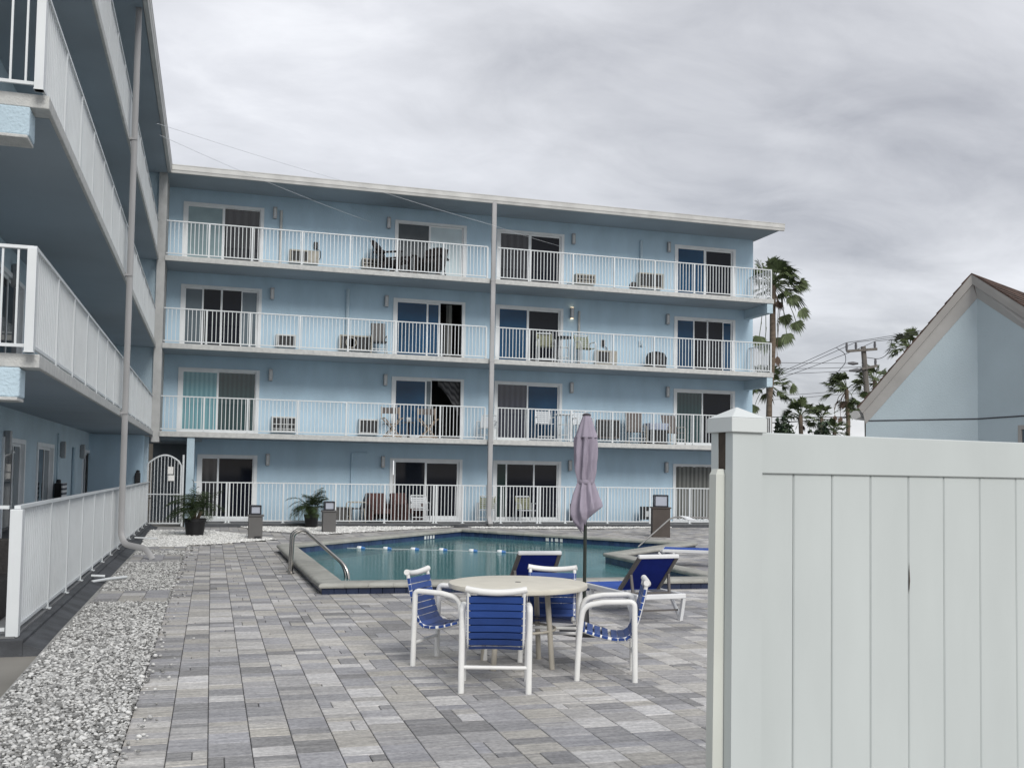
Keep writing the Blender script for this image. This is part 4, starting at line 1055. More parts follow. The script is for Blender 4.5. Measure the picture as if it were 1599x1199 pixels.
def sling_path(n=40):
    """side profile of the sling (y, z), from the back top to the seat front"""
    P = [Vector((0, -.335, .80)), Vector((0, -.305, .66)), Vector((0, -.25, .46)), Vector((0, -.19, .36)), Vector((0, -.07, .34)), Vector((0, .09, .375)), Vector((0, .21, .41)), Vector((0, .245, .385))]
    out = []
    m = len(P) - 1
    for i in range(n + 1):
        t = i / n * m; k = min(int(t), m - 1); u = t - k
        p0, p1, p2, p3 = P[max(k - 1, 0)], P[k], P[k + 1], P[min(k + 2, m)]
        out.append(.5 * ((2 * p1) + (p2 - p0) * u + (2 * p0 - 5 * p1 + 4 * p2 - p3) * u * u + (3 * p1 - p0 - 3 * p2 + p3) * u ** 3))
    return out
def make_chair():
    t = thing('strap_chair', 'x', 'patio chair', (0, 0, 0), 0, 'blue strap chairs round the table')
    sp = sling_path(60); hw = .215
    for s in (-1, 1):
        MB().tube([p + Vector((s * hw, 0, 0)) for p in sp], .017, 8).build('side_rail', tube_m, t, smooth=True)
        MB().tube(bend([(s * .265, .24, 0), (s * .265, .225, .36), (s * .265, .195, .62), (s * .265, .02, .655)], .19, 8) + bend([(s * .265, -.1, .66), (s * .265, -.235, .665), (s * .265, -.245, 0)], .045, 5), .0245, 12).build('arm_loop', tube_m, t, smooth=True)
    MB().tube([(u_ * (hw + .022), -.337 - .022 * (1 - u_ * u_), .822 - .024 * (1 - u_ * u_)) for u_ in [k / 8 - 1 for k in range(17)]], [.026] * 17, 12).build('top_bar', tube_m, t, smooth=True)
    MB().tube([(-.265, -.244, .20), (.265, -.244, .20)], .016, 8).build('stretcher', tube_m, t, smooth=True)
    MB().tube([(-.265, .227, .32), (.265, .227, .32)], .016, 8).build('stretcher', tube_m, t, smooth=True)
    # straps: flat loops wrapped round the two side rails
    L_ = [0]
    for a, b in zip(sp, sp[1:]): L_.append(L_[-1] + (b - a).length)
    def at_len(l):
        for i in range(len(sp) - 1):
            if L_[i + 1] >= l: return sp[i].lerp(sp[i + 1], (l - L_[i]) / (L_[i + 1] - L_[i])), (sp[i + 1] - sp[i]).normalized()
        return sp[-1], (sp[-1] - sp[-2]).normalized()
    for part, l0, l1 in (('back_straps', .03, .62), ('seat_straps', .64, L_[-1] - .02)):
        mb = MB(); nst = round((l1 - l0) / .062)
        for k in range(nst):
            lc = l0 + (k + .5) * (l1 - l0) / nst; p, d = at_len(lc); nn = Vector((0, -d.z, d.y)); w = .0258; r_ = .0215
            sag = random.uniform(.001, .006)
            ring = []
            for xx, zz in ((-hw - .017, -.006), (-hw - .017, .012), (-hw + .01, r_ - .002), (-.08, r_ - .004 - sag), (.08, r_ - .004 - sag), (hw - .01, r_ - .002), (hw + .017, .012), (hw + .017, -.006), (hw - .01, -r_ + .002), (.08, -r_ + .008), (-.08, -r_ + .008), (-hw + .01, -r_ + .002)):
                ring.append(Vector((xx, 0, 0)) + p + nn * zz)
            m = len(ring); mb.add([q - d * w for q in ring] + [q + d * w for q in ring], [(i, (i + 1) % m, m + (i + 1) % m, m + i) for i in range(m)])
        mb.build(part, strap_m, t)
    return t
ch = make_chair()
CH = [('nearest', 0)]
cam_dir = lambda deg: deg - math.degrees(YAW)
def chair_at(px, dep_, face, label, first=[True]):
    p = at(px, 940, dep_); loc = (p.x, p.y, G); rz = R(face)
    if first[0]:
        ch.location = loc; ch.rotation_euler = (0, 0, rz); ch['label'] = label; first[0] = False; return ch
    return dup(ch, loc, rz, label)
chair_at(775, 8.2, -17 + 1, 'blue strap chair with its back to the camera, tucked under the round table')
chair_at(704, 9.2, -126, 'blue strap chair drawn up sideways, beside the pool coping end of the table')
chair_at(860, 9.5, 180 - 17 - 4, 'blue strap chair on the pool side of the table, facing the camera')
chair_at(946, 8.75, 69, 'blue strap chair turned in profile in front of the reclined lounger')

def make_lounger():
    t = thing('sun_lounger', 'x', 'sun lounger', (0, 0, 0), 0, 'blue sling sun loungers by the pool')
    # local: head end at y=0, foot at y=1.35; the backrest rises from y=.55 back to y=.05
    for s in (-1, 1):
        MB().bar((s * .31, -.05, .30), (s * .31, 1.40, .30), .05, .06).build('side_rail', lwhite, t, bevel=.01)
        MB().bar((s * .268, .50, .335), (s * .252, .04, .755), .035, .05, up=(1, 0, 0)).build('back_rail', lframe, t, bevel=.006)
        for y_ in (.02, 1.22):
            lg = MB(); lg.bar((s * .31, y_ - .05, .27), (s * .31, y_ + .02, .0), .04, .045); lg.bar((s * .31, y_ + .25, .27), (s * .31, y_ + .02, .02), .035, .035); lg.build('leg', lwhite, t)
        MB().bar((s * .25, .20, .31), (s * .26, .24, .54), .025, .03).build('back_prop', lframe, t)
    MB().box(-.29, .29, .50, 1.38, .325, .335).build('seat_sling', sling_b, t)
    MB().add([(-.25, .50, .345), (.25, .50, .345), (.235, .045, .76), (-.235, .045, .76), (-.25, .49, .335), (.25, .49, .335), (.235, .035, .75), (-.235, .035, .75)], [(0, 1, 2, 3), (7, 6, 5, 4), (0, 4, 5, 1), (2, 6, 7, 3), (1, 5, 6, 2), (3, 7, 4, 0)]).build('back_sling', sling_m, t)
    MB().bar((-.275, .035, .768), (.275, .035, .768), .05, .05).build('head_bar', lwhite, t, bevel=.014)
    MB().bar((-.31, -.03, .30), (.31, -.03, .30), .05, .06).build('end_rail', lwhite, t, bevel=.01)
    MB().bar((-.31, 1.38, .30), (.31, 1.38, .30), .05, .06).build('end_rail', lwhite, t, bevel=.01)
    MB().bar((-.25, .2, .315), (.25, .2, .315), .02, .03).build('prop_bar', lframe, t)
    MB().bar((-.31, .1, .12), (.31, .1, .12), .02, .02).build('stretcher', lframe, t)
    return t
lo = make_lounger()
p = at(1030, 950, 12.0); lo.location = (p.x, p.y, G); lo.rotation_euler = (0, 0, R(-16.5 + 22)); lo['label'] = 'navy sling sun lounger with raised back beside the white fence'
p = at(843, 940, 12.25); dup(lo, (p.x, p.y, G), R(-16.5 + 14), 'navy sling sun lounger with raised back behind the round table')
p = at(1150, 856, 19.5); dup(lo, (p.x, p.y, G), R(-16.5 + 78), 'sun lounger on the paved wedge beyond the pool corner')

# ================================================================ VINYL FENCE (foreground)
vf = thing('vinyl_fence', 'tall white vinyl board fence with pyramid capped post', 'fence', (2, 3.5, G))
pd = 3.62
pc = at(1150, 745, pd); qd = at(1640, 745, 4.28)
e = Vector((qd.x - pc.x, qd.y - pc.y, 0)).normalized(); nrm = Vector((e.y, -e.x, 0))    # nrm points to the camera side
if nrm.dot(Vector((-pc.x, -pc.y, 0))) < 0: nrm = -nrm
B_ = Matrix(((e.x, -nrm.x, 0, pc.x), (e.y, -nrm.y, 0, pc.y), (0, 0, 1, 0), (0, 0, 0, 1)))  # local x along fence, y away from the camera
zt_post = at(1150, 657, pd - .06).z
hp = .064
def vl(mb): return mb.xf(Matrix.Translation(-Vector(vf.location)) @ B_)
post = MB(); zs0, zs1 = at(1117, 733, pd).z, at(1117, 671, pd).z
post.box(-hp, hp, -hp, hp, G - .2, zs0); post.box(-hp, hp, -hp, hp, zs1, zt_post)
post.box(-hp + .003, hp, -hp, hp, zs0, zs1); post.box(-hp, -hp + .003, -hp, -.022, zs0, zs1); post.box(-hp, -hp + .003, .022, hp, zs0, zs1)
vl(post).build('post', pvc, vf)
vl(MB().box(-hp + .0018, -hp + .0028, -.022, .022, zs0, zs1)).build('post_slot', dark_slot, vf)
cb = hp + .012; cz = zt_post - .028
cap = MB().box(-cb, cb, -cb, cb, cz - .012, cz + .040)
k = len(cap.v); c2 = cb
cap.add([(-c2, -c2, cz + .040), (c2, -c2, cz + .040), (c2, c2, cz + .040), (-c2, c2, cz + .040), (0, 0, cz + .082)], [(0, 1, 4), (1, 2, 4), (2, 3, 4), (3, 0, 4)])
vl(cap).build('post_cap', mat('cap_vinyl', (.62, .655, .65), .45, var=.04, vscale=2), vf, bevel=.003)
zr1 = at(1190, 674.5, pd).z; zr0 = at(1190, 739, pd).z
vl(MB().box(hp, 2.3, -.019, .019, zr0, zr1)).build('top_rail', pvc, vf, bevel=.004)
vl(MB().box(hp, 2.3, -.019, .019, G + .02, G + .16)).build('bottom_rail', pvc, vf, bevel=.004)
bx = [hp]
for px in (1237, 1297, 1357, 1416, 1471, 1527, 1583):
    # where the board joint meets the fence plane
    d = ray(px, 745); tt = (pc - O).dot(Vector((nrm.x, nrm.y, 0))) / d.dot(Vector((nrm.x, nrm.y, 0))); h_ = O + d * tt
    bx.append((h_ - pc).dot(e))
wb = bx[-1] - bx[-2]
while bx[-1] < 2.25: bx.append(bx[-1] + wb)
for i, (a, b) in enumerate(zip(bx, bx[1:])):
    g_ = .0012; z1 = zr0 + .002
    mb = MB()
    c = .004
    prof = [(a + g_, -.004), (a + g_ + c, -.009), (b - g_ - c, -.009), (b - g_, -.004), (b - g_, .009), (a + g_, .009)]
    mb.add([(x_, y_, G + .16) for x_, y_ in prof] + [(x_, y_, z1) for x_, y_ in prof], [(j, (j + 1) % 6, 6 + (j + 1) % 6, 6 + j) for j in range(6)])
    vl(mb).build('board', pvc, vf)
zc_ = at(1413, 905, 3.95).z; xc_ = bx[4]
vl(MB().add([(xc_ - .001, -.0098, zc_ - .05), (xc_ + .003, -.0098, zc_ - .03), (xc_ + .006, -.0098, zc_), (xc_ + .001, -.0098, zc_ + .07), (xc_ - .001, -.0094, zc_ - .05), (xc_ + .003, -.0094, zc_ - .03), (xc_ + .006, -.0094, zc_), (xc_ + .001, -.0094, zc_ + .07)], [(0, 1, 2, 3), (7, 6, 5, 4), (0, 4, 5, 1), (1, 5, 6, 2), (2, 6, 7, 3), (3, 7, 4, 0)])).build('board_chip', dark_slot, vf)
vl(MB().box(hp, 2.25, .0095, .0105, G + .16, zr0)).build('board_backing', dark_slot, vf)
# the narrow end of a second panel leaning against the post
pl = MB(); xa0 = -hp - .062; z1 = at(1108, 732, pd).z
pl.add([(-hp - .052, -.02, G), (-hp - .002, -.02, G), (-hp - .002, .02, G), (-hp - .052, .02, G), (-hp - .038, -.02, z1 - .02), (-hp - .002, -.02, z1 - .02), (-hp - .002, .02, z1 - .02), (-hp - .038, .02, z1 - .02), (-hp - .028, -.016, z1), (-hp - .004, -.016, z1), (-hp - .004, .016, z1), (-hp - .028, .016, z1)],
       [(0, 1, 5, 4), (1, 2, 6, 5), (2, 3, 7, 6), (3, 0, 4, 7), (4, 5, 9, 8), (5, 6, 10, 9), (6, 7, 11, 10), (7, 4, 8, 11), (8, 9, 10, 11)])
vl(pl).build('gate_stile', pvc_warm, vf)

# ================================================================ GABLED HOUSE
hs = thing('gabled_house', 'pale blue stucco house with grey gable boards and brown shingles', 'house', (0, 0, 0))
CAM_R = Vector((math.cos(YAW), -math.sin(YAW), 0)); CAM_F = Vector((math.sin(YAW), math.cos(YAW), 0))
def cw(x_, z_, h): q = CAM_R * x_ + CAM_F * z_; return Vector((q.x, q.y, h))
def zpx(px, py, zc): return at(px, py, zc / 1.0).z
A0 = at(1527, 652, 15.0); A0.z = 0
dirA = (CAM_R * -1.27 + CAM_F * .9).normalized(); dirB = (CAM_R * .26 + CAM_F * -.84).normalized()
dirR = (CAM_R * 1.6 + CAM_F * 1.8).normalized()
def hit_line(px, py, P, d):
    """point on the vertical plane through P along d seen at this pixel"""
    r_ = ray(px, py); n_ = Vector((d.y, -d.x, 0)); t_ = (P - O).dot(n_) / r_.dot(n_); return O + r_ * t_
apx = hit_line(1522, 466, A0, dirA); apx = Vector((A0.x, A0.y, apx.z))
eL = hit_line(1352, 662, A0, dirA); eR = hit_line(1599, 514, A0, dirB)
sB = (eR.z - apx.z) / (Vector((eR.x, eR.y)) - Vector((A0.x, A0.y))).length
eR2 = A0 + dirB * 2.4; eR2.z = apx.z + sB * 2.4
wallA = MB(); th = -dirR * 0
def wall(pts, d):
    mb = MB(); o_ = d * .2; m = len(pts)
    mb.add([tuple(p) for p in pts] + [tuple(p + o_) for p in pts], [tuple(range(m)), tuple(reversed(range(m, 2 * m)))] + [(i, (i + 1) % m, m + (i + 1) % m, m + i) for i in range(m)]); return mb
g3 = lambda v, z: Vector((v.x, v.y, z))
wall([g3(A0, G), g3(eL, G), g3(eL, eL.z), apx], dirR).build('gable_wall', house_m, hs)
wall([g3(A0, G), apx, g3(eR2, eR2.z), g3(eR2, G)], -dirA).build('side_gable_wall', house_m, hs)
zg_ = hit_line(1440, 655.5, A0, dirA).z
for a, d, L_ in ((A0, dirA, (Vector((eL.x, eL.y)) - Vector((A0.x, A0.y))).length), (A0, dirB, 2.4)):
    n_ = Vector((d.y, -d.x, 0)); n_ = n_ if n_.dot(O - a) > 0 else -n_
    MB().bar(g3(a, zg_) + n_ * .001, g3(a + d * L_, zg_) + n_ * .001, .008, .02).build('wall_groove', curb_m, hs)
wq = hit_line(1592, 664, A0, dirB); nW = Vector((dirB.y, -dirB.x, 0)); nW = nW if nW.dot(O - A0) > 0 else -nW
wd_ = dirB * .7
def onwall(o0, o1, z0, z1, a, b):
    q = [g3(wq + dirB * a, z0), g3(wq + dirB * b, z0), g3(wq + dirB * b, z1), g3(wq + dirB * a, z1)]
    return MB().add([tuple(v + nW * o0) for v in q] + [tuple(v + nW * o1) for v in q], [(0, 1, 2, 3), (7, 6, 5, 4), (0, 4, 5, 1), (1, 5, 6, 2), (2, 6, 7, 3), (3, 7, 4, 0)])
wf_ = onwall(.001, .03, wq.z - 1.0, wq.z, 0, .06); wf_.add(*(lambda m: (m.v, m.f))(onwall(.001, .03, wq.z - .06, wq.z - .0005, .06, .7)))
wf_ = wf_.build('window', trim_m, hs); onwall(.004, .012, wq.z - 1.0, wq.z - .061, .061, .7).build('pane', g_grey, wf_)
# rake boards and soffits stand out from the wall
nA = Vector((dirA.y, -dirA.x, 0)); nA = nA if nA.dot(O - A0) > 0 else -nA
nB = Vector((dirB.y, -dirB.x, 0)); nB = nB if nB.dot(O - A0) > 0 else -nB
ov = .09
P1 = A0 + nA * ov
ra = hit_line(1517, 428, P1, dirA); rl = hit_line(1340, 636, P1, dirA)
ra2 = hit_line(1518.5, 444, P1, dirA); rl2 = hit_line(1346.7, 645, P1, dirA)
def slab4(a, b, c, d, t, off):
    o_ = off * t; vs = [a, b, c, d]; return MB().add([tuple(p) for p in vs] + [tuple(p + o_) for p in vs], [(0, 1, 2, 3), (7, 6, 5, 4), (0, 4, 5, 1), (1, 5, 6, 2), (2, 6, 7, 3), (3, 7, 4, 0)])
slab4(ra, rl, rl2, ra2, .03, -nA).build('rake_board', trim_m, hs)
wa = apx + nA * .004 + Vector((0, 0, .0)); wle = g3(eL, eL.z) + nA * .004
slab4(ra2 - nA * .03, rl2 - nA * .03, wle, wa, .012, Vector((0, 0, 1))).build('rake_soffit', soff_grey, hs)
P2 = A0 + nB * .02
rr = hit_line(1599, 479, A0 + nB * ov * .4, dirB); rr2 = hit_line(1599, 497, A0 + nB * ov * .4, dirB)
def ext(a, b, k): return a + (b - a) * k
rrE, rr2E = ext(ra, rr, 1.7), ext(ra2, rr2, 1.7)
slab4(ra + Vector((0, 0, .001)), ra2, rr2E, rrE, .03, -nB).build('rake_board', trim_m, hs)
slab4(ra2 - nB * .03, wa, ext(wa, eR, 1.7), rr2E - nB * .03, .012, Vector((0, 0, 1))).build('rake_soffit', soff_grey, hs)
# eave block with gutter end
ev = rl2 + dirA * .02
MB().tube([rl + dirA * .05 + Vector((0, 0, -.12)), rl + dirA * .05 + dirR * 2 + Vector((0, 0, -.12))], .07, 12).build('gutter', gutter_m, hs, smooth=True)
# roof: two slopes of shingle courses
dirQ = (CAM_R * 1.6 + CAM_F * 1.55).normalized(); rdg = ra + dirQ * 4.5 + Vector((0, 0, .012)); top0 = ra + Vector((0, 0, .012))
def slope(a0, a1, b0, b1, name, rows, colsn):
    """a0-a1 ridge, b0-b1 eave; overlapping shingle courses"""
    mb = MB()
    nn = (a1 - a0).cross(b0 - a0).normalized(); nn = nn if nn.z > 0 else -nn
    for r_ in range(rows):
        f0, f1 = r_ / rows, (r_ + 1.12) / rows
        for c in range(-1, colsn):
            g0, g1 = (c + (r_ % 2) * .5) / colsn, (c + 1 + (r_ % 2) * .5) / colsn; g1 = min(g1, 1); g0 = max(g0, 0)
            if g0 >= 1 or g1 <= 0: continue
            q = [a0.lerp(a1, g0).lerp(b0.lerp(b1, g0), f0), a0.lerp(a1, g1).lerp(b0.lerp(b1, g1), f0), a0.lerp(a1, g1).lerp(b0.lerp(b1, g1), f1), a0.lerp(a1, g0).lerp(b0.lerp(b1, g0), f1)]
            up = [.004, .004, .018, .018]
            mb.add([tuple(p + nn * u) for p, u in zip(q, up)] + [tuple(p - nn * .012) for p in q], [(0, 1, 2, 3), (7, 6, 5, 4), (0, 4, 5, 1), (1, 5, 6, 2), (2, 6, 7, 3), (3, 7, 4, 0)])
    return mb.build(name, shingle_m, hs)
slope(top0, rdg, rl + Vector((0, 0, .008)), rl + dirQ * 4.5 + Vector((0, 0, .008)), 'roof_slope', 14, 18)
b0 = rrE + Vector((0, 0, .012)); slope(top0, rdg, b0, b0 + dirQ * 4.5, 'roof_slope', 12, 18)

# ================================================================ PALMS, POLE, WIRES, BUSHES
def fan(mb, base, d, L_, spread, n=22, droop=.35, wind=Vector((0, 0, 0)), face=False):
    """fan leaf: petiole then blades radiating from its tip"""
    tip = base + d * L_ * .58 + Vector((0, 0, -droop * .2 * L_))
    mb.tube([base, base.lerp(tip, .5) + Vector((0, 0, .04 * L_)), tip], .02 * L_ / 1.2, 4, cap=False)
    side = d.cross(Vector((0, 0, 1)))
    side = side.normalized() if side.length > .05 else Vector((1, 0, 0))
    if face: side = d.cross(CAM_F).normalized()
    tw = random.uniform(-.3, .3) if face else random.uniform(-.6, .6); up = side.cross(d).normalized(); s2 = side * math.cos(tw) + up * math.sin(tw)
    for i in range(n):
        a = (i / (n - 1) - .5) * spread
        v = (d * math.cos(a) + s2 * math.sin(a)).normalized()
        l = L_ * .56 * (1 - .30 * abs(a) / (spread / 2)) * random.uniform(.85, 1.1)
        m1 = tip + v * l * .55; m2 = tip + (v + wind * .35).normalized() * l + Vector((0, 0, -droop * l * random.uniform(.5, 1.1)))
        wv = v.cross(up + Vector((.01, .02, 0))).normalized() * .033 * L_
        mb.add([tip, m1 + wv, m2, m1 - wv], [(0, 1, 2, 3)])
def palm(px, py_c, dep_, L_, trunk_r, label, nf=24, wind=(0, 0, 0), dead=4, up=.25, pxb=None, extra=()):
    cpt = at(px, py_c, dep_); base = Vector(cpt); base.z = G - .05
    if pxb:
        q = at(pxb, py_c, dep_); base.x, base.y = q.x, q.y
    t = thing('palm_tree', label, 'palm tree', base, 0, 'fan palms behind the buildings'); c = Vector(cpt) - Vector(base)
    wind = CAM_R * wind[0] + Vector((0, 0, wind[2]))
    pts = [c * (k / 8) + CAM_R * (.05 * math.sin(k * 1.3)) for k in range(8)] + [c]
    MB().tube(pts + [c + Vector((0, 0, L_ * .1))], [trunk_r * 1.3, trunk_r * 1.1] + [trunk_r * (1 + .05 * math.sin(k * 2.1)) for k in range(7)] + [trunk_r * .5], 14).build('trunk', trunk_m, t, smooth=True)
    cr = MB(); hub = c + Vector((0, 0, L_ * .05))
    for i in range(nf):
        az = i * 2.4 + random.uniform(-.3, .3); el = -.45 + 1.75 * ((i + .5) / nf) ** .9 + random.uniform(-.12, .12)
        d = Vector((math.cos(az) * math.cos(el), math.sin(az) * math.cos(el), math.sin(el)))
        d = (d + wind * random.uniform(.5, 1.2)).normalized()
        fan(cr, hub, d, L_ * random.uniform(.85, 1.15), R(random.uniform(110, 170)), 20, random.uniform(.25, .6), wind)
    dd = MB()
    for (ex, ey, k_, *r_) in extra:                  # single fans hanging clear of the crown
        tip = at(ex, ey, dep_ + (r_[0] if r_ else 0)) - Vector(base); v = tip - hub; l = v.length
        m_ = dd if k_ else cr
        mid_ = hub + v * .5 + Vector((0, 0, l * .12)) + CAM_R * (.08 * l * (1 if ex > px else -1))
        m_.tube([hub, mid_, tip], .016, 4, cap=False)
        d = (v.normalized() * .7 + Vector((0, 0, -.45))).normalized()
        if k_: d = Vector((.1, 0, -1)).normalized()
        fan(m_, tip - d * L_ * .58 * .25, d, L_ * (.55 if k_ else .68), R(75 if k_ else 160), 16 if k_ else 26, .35, wind, True)
    cr.build('crown', frond_m, t)
    for i in range(dead):
        az = i * 2.4; d = (Vector((math.cos(az) * .35, math.sin(az) * .35, -1)) + wind * .4).normalized()
        fan(dd, c - Vector((0, 0, L_ * .02)), d, L_ * random.uniform(.5, .7), R(75), 16, .2, wind)
    if dd.v: dd.build('dead_fronds', frond_dry, t)
    return t
palm(1207, 449, 44, 1.42, .13, 'tall fan palm with ragged crown beside the end of the balconies', nf=30, wind=(.30, 0, .05), dead=3, pxb=1200,
     extra=[(1236, 436, 0), (1244, 470, 0), (1238, 488, 0), (1226, 506, 0), (1214, 512, 0, .5), (1188, 510, 0), (1196, 518, 0), (1213, 545, 1), (1228, 452, 0, -.6), (1222, 478, 0, .5)])
palm(1200, 604, 46.5, 1.15, .11, 'shorter fan palm with its crown tucked behind the tall palm trunk', nf=24, wind=(.12, 0, 0), dead=2, extra=[(1226, 598, 0), (1183, 622, 0)])
palm(1322, 610, 46, 1.12, .09, 'windswept fan palm in front of the power pole', nf=20, wind=(-.85, 0, .2), dead=5, pxb=1326, extra=[(1303, 640, 1), (1312, 642, 1), (1333, 628, 0)])
palm(1366, 596, 58, 1.3, .12, 'green fan palm between the power pole and the gable', nf=20, wind=(-.35, 0, .1), dead=2)
palm(1420, 545, 62, 1.3, .16, 'fan palm crown peeping over the gable boards', nf=22, wind=(-.3, 0, 0), dead=2)
palm(1250, 651, 42, .95, .09, 'bushy low fan palm nearest the tall trunk', nf=20, wind=(-.1, 0, .2), dead=2)
palm(1283, 655, 45, .88, .08, 'low fan palm beside the windswept palm', nf=17, wind=(-.3, 0, .15), dead=4)
palm(1303, 676, 42, .7, .08, 'small drooping palm just above the vinyl fence rail', nf=18, wind=(.1, 0, 0), dead=0)
palm(1353, 640, 40, .9, .09, 'small palm poking out under the gable eave', nf=16, wind=(-.5, 0, 0), dead=0)
def bush(px0, px1, pyt, dep_, label):
    a, b = at(px0, 690, dep_), at(px1, 690, dep_); zt = at((px0 + px1) / 2, pyt, dep_).z
    c = (a + b) / 2; w = (b - a).length / 2; t = thing('hedge_bush', label, 'bush', (c.x, c.y, G - .05)); mb = MB(); hgt = zt - G
    for i in range(2600):
        u = random.uniform(-1, 1); v = random.random() ** .6; wdt = math.sqrt(max(0, 1 - .75 * v * v))
        p = CAM_R * (u * w * wdt) + CAM_F * random.uniform(-1.2, 1.2) * wdt + Vector((0, 0, v * hgt * (1 - .25 * u * u + .12 * math.sin(7 * u + px0))))
        a1 = Vector((random.gauss(0, 1), random.gauss(0, 1), random.gauss(0, 1))).normalized() * .12; b1 = a1.cross(Vector((random.gauss(0, 1), random.gauss(0, 1), 1))).normalized() * .05
        mb.add([p - a1, p + b1, p + a1, p - b1], [(0, 1, 2, 3)])
    mb.build('foliage', bush_m, t)
    st = MB()
    for k in range(5): x_ = -w * .6 + w * .3 * k; st.tube([CAM_R * x_, CAM_R * x_ * 1.1 + Vector((0, 0, hgt * .6))], [.06, .03], 6)
    st.build('stem', trunk_m, t)
bush(1198, 1246, 662, 39, 'dark clump of bushes behind the fence post')
bush(1244, 1318, 672, 40, 'dark low shrubbery below the two bushy palms')
# power pole
PD = 54
pt = at(1348, 541, PD); pb = at(1357, 690, PD); base = Vector((pb.x, pb.y, G - .05))
po = thing('power_pole', 'weathered wooden power pole with two crossarms and insulators', 'power pole', base)
L0 = lambda px, py, d=0.: at(px, py, PD + d) - base
MB().tube([L0(1357, 690) * 1 + Vector((0, 0, -(L0(1357, 690)).z)), L0(1354, 620), L0(1348, 541)], [.17, .155, .13], 12).build('pole', pole_m, po, smooth=True)
MB().bar(L0(1322, 548.5, -.2), L0(1369.5, 545, -.2), .12, .13).build('crossarm', pole_m, po)
MB().bar(L0(1346, 576, -.2), L0(1370, 571, -.2), .12, .13).build('crossarm', pole_m, po)
for px, py0, py1 in ((1322, 548, 535), (1336.5, 547, 534.5), (1366, 545, 533), (1367, 571, 560)):
    MB().tube([L0(px, py0, -.2), L0(px, (py0 + py1) / 2, -.2), L0(px, py1, -.2)], [.05, .07, .05], 8).build('insulator', insul, po, smooth=True)
for a, b in (((1324, 567), (1340, 567.5)), ((1326, 579), (1348, 577))):
    MB().tube([L0(*a), L0((a[0] + b[0]) / 2, (a[1] + b[1]) / 2 + .2), L0(*b)], [.05, .10, .05], 8).build('strain_insulator', insul, po, smooth=True)
def cable(pts, r, label, m=wire_m):
    P = [at(x, y, d) for x, y, d in pts]; out = []
    for i in range(len(P) - 1):
        for k in range(8): out.append(P[i].lerp(P[i + 1], k / 8) + Vector((0, 0, -.06 * (P[i + 1] - P[i]).length * .08 * math.sin(math.pi * k / 8))))
    out.append(P[-1]); o = MB().tube(out, r, 5).build('power_cable', m); tag(o, label, 'cable', 'overhead cables'); return o
cable([(1208, 586, 58), (1322, 535, PD), (1440, 516, 56)], .015, 'upper overhead cable rising to the outermost insulator of the pole')
cable([(1208, 590, 58), (1336, 534.5, PD), (1440, 520, 57)], .015, 'overhead cable rising to the middle insulator of the pole')
cable([(1206, 595, 58), (1335, 547, PD), (1366, 533, PD), (1420, 526, 57)], .015, 'overhead cable crossing the upper crossarm to the far insulator')
cable([(1204, 566, 60), (1308, 567, 58), (1340, 566.5, PD)], .014, 'level overhead cable ending at the higher strain insulator')
cable([(1204, 575.5, 60), (1345, 573, PD)], .014, 'level overhead cable running to the middle of the pole')
cable([(1206, 584, 60), (1310, 580, 58), (1348, 577, PD)], .014, 'overhead cable ending at the lower strain insulator')
cable([(1206, 617.5, 60), (1285, 613, 62), (1420, 600, 66)], .013, 'faint cable passing behind the windswept palm crown')
cable([(1206, 624, 60), (1285, 618, 62), (1420, 606, 66)], .013, 'lower faint cable behind the windswept palm')
cable([(1206, 651, 60), (1330, 650.5, 60)], .025, 'cable sagging low across the bushy palms')
cable([(1206, 660, 60), (1290, 655, 60), (1332, 650.5, 58)], .03, 'thick dark cable just under the gable eave')
def jumper(pts, label):
    P = [at(x, y, PD) for x, y in pts]; o = MB().tube(bend(P, 1.2, 8), .018, 5).build('jumper_cable', wire_m); tag(o, label, 'cable', 'overhead cables')
jumper([(1306, 543), (1320, 552), (1321, 566), (1309, 580)], 'looped jumper cable hanging before the pole')
jumper([(1393, 530), (1388, 552), (1374, 561), (1352, 558)], 'looped jumper cable hanging past the pole')
# two thin service cables in front of the top floor
a = atY(580, 347, W - .02)
ca_ = atX(249, 211, -1.40); FV = Vector((math.sin(YAW), math.cos(YAW), 0))
cable([(249, 211, (ca_ - O).dot(FV)), (456, 300, 29.5), (580, 347, (a - O).dot(Vector((math.sin(YAW), math.cos(YAW), 0))))], .0045, 'thin pale service cable reaching the top floor wall', wire_pale)
a = atY(876, 385, W - .02)
ca_ = atX(245, 193, -1.40)
cable([(245, 193, (ca_ - O).dot(FV)), (600, 301, 29.6), (770, 352, 32.2), (876, 385, (a - O).dot(Vector((math.sin(YAW), math.cos(YAW), 0))))], .0045, 'thin pale service cable crossing in front of the downspout', wire_pale)

# ================================================================ SKY, SUN, CAMERA
SUN_AZ, SUN_EL = R(173), R(36)      # compass angle of the sun, from +Y towards +X: behind the camera
w = bpy.data.worlds.new('World'); sc.world = w; w.use_nodes = True; N = w.node_tree.nodes; L = w.node_tree.links
bg = N['Background']; wo = N['World Output']
sky = N.new('ShaderNodeTexSky'); sky.sky_type = 'NISHITA'; sky.sun_disc = False; sky.sun_elevation = SUN_EL; sky.sun_rotation = SUN_AZ
L.new(sky.outputs[0], bg.inputs['Color']); bg.inputs['Strength'].default_value = .08
tc = N.new('ShaderNodeTexCoord'); sp_ = N.new('ShaderNodeSeparateXYZ'); L.new(tc.outputs['Generated'], sp_.inputs[0])
mz = N.new('ShaderNodeMath'); mz.operation = 'MAXIMUM'; mz.inputs[1].default_value = 0.; L.new(sp_.outputs['Z'], mz.inputs[0])
az_ = N.new('ShaderNodeMath'); az_.operation = 'ADD'; az_.inputs[1].default_value = .22; L.new(mz.outputs[0], az_.inputs[0])
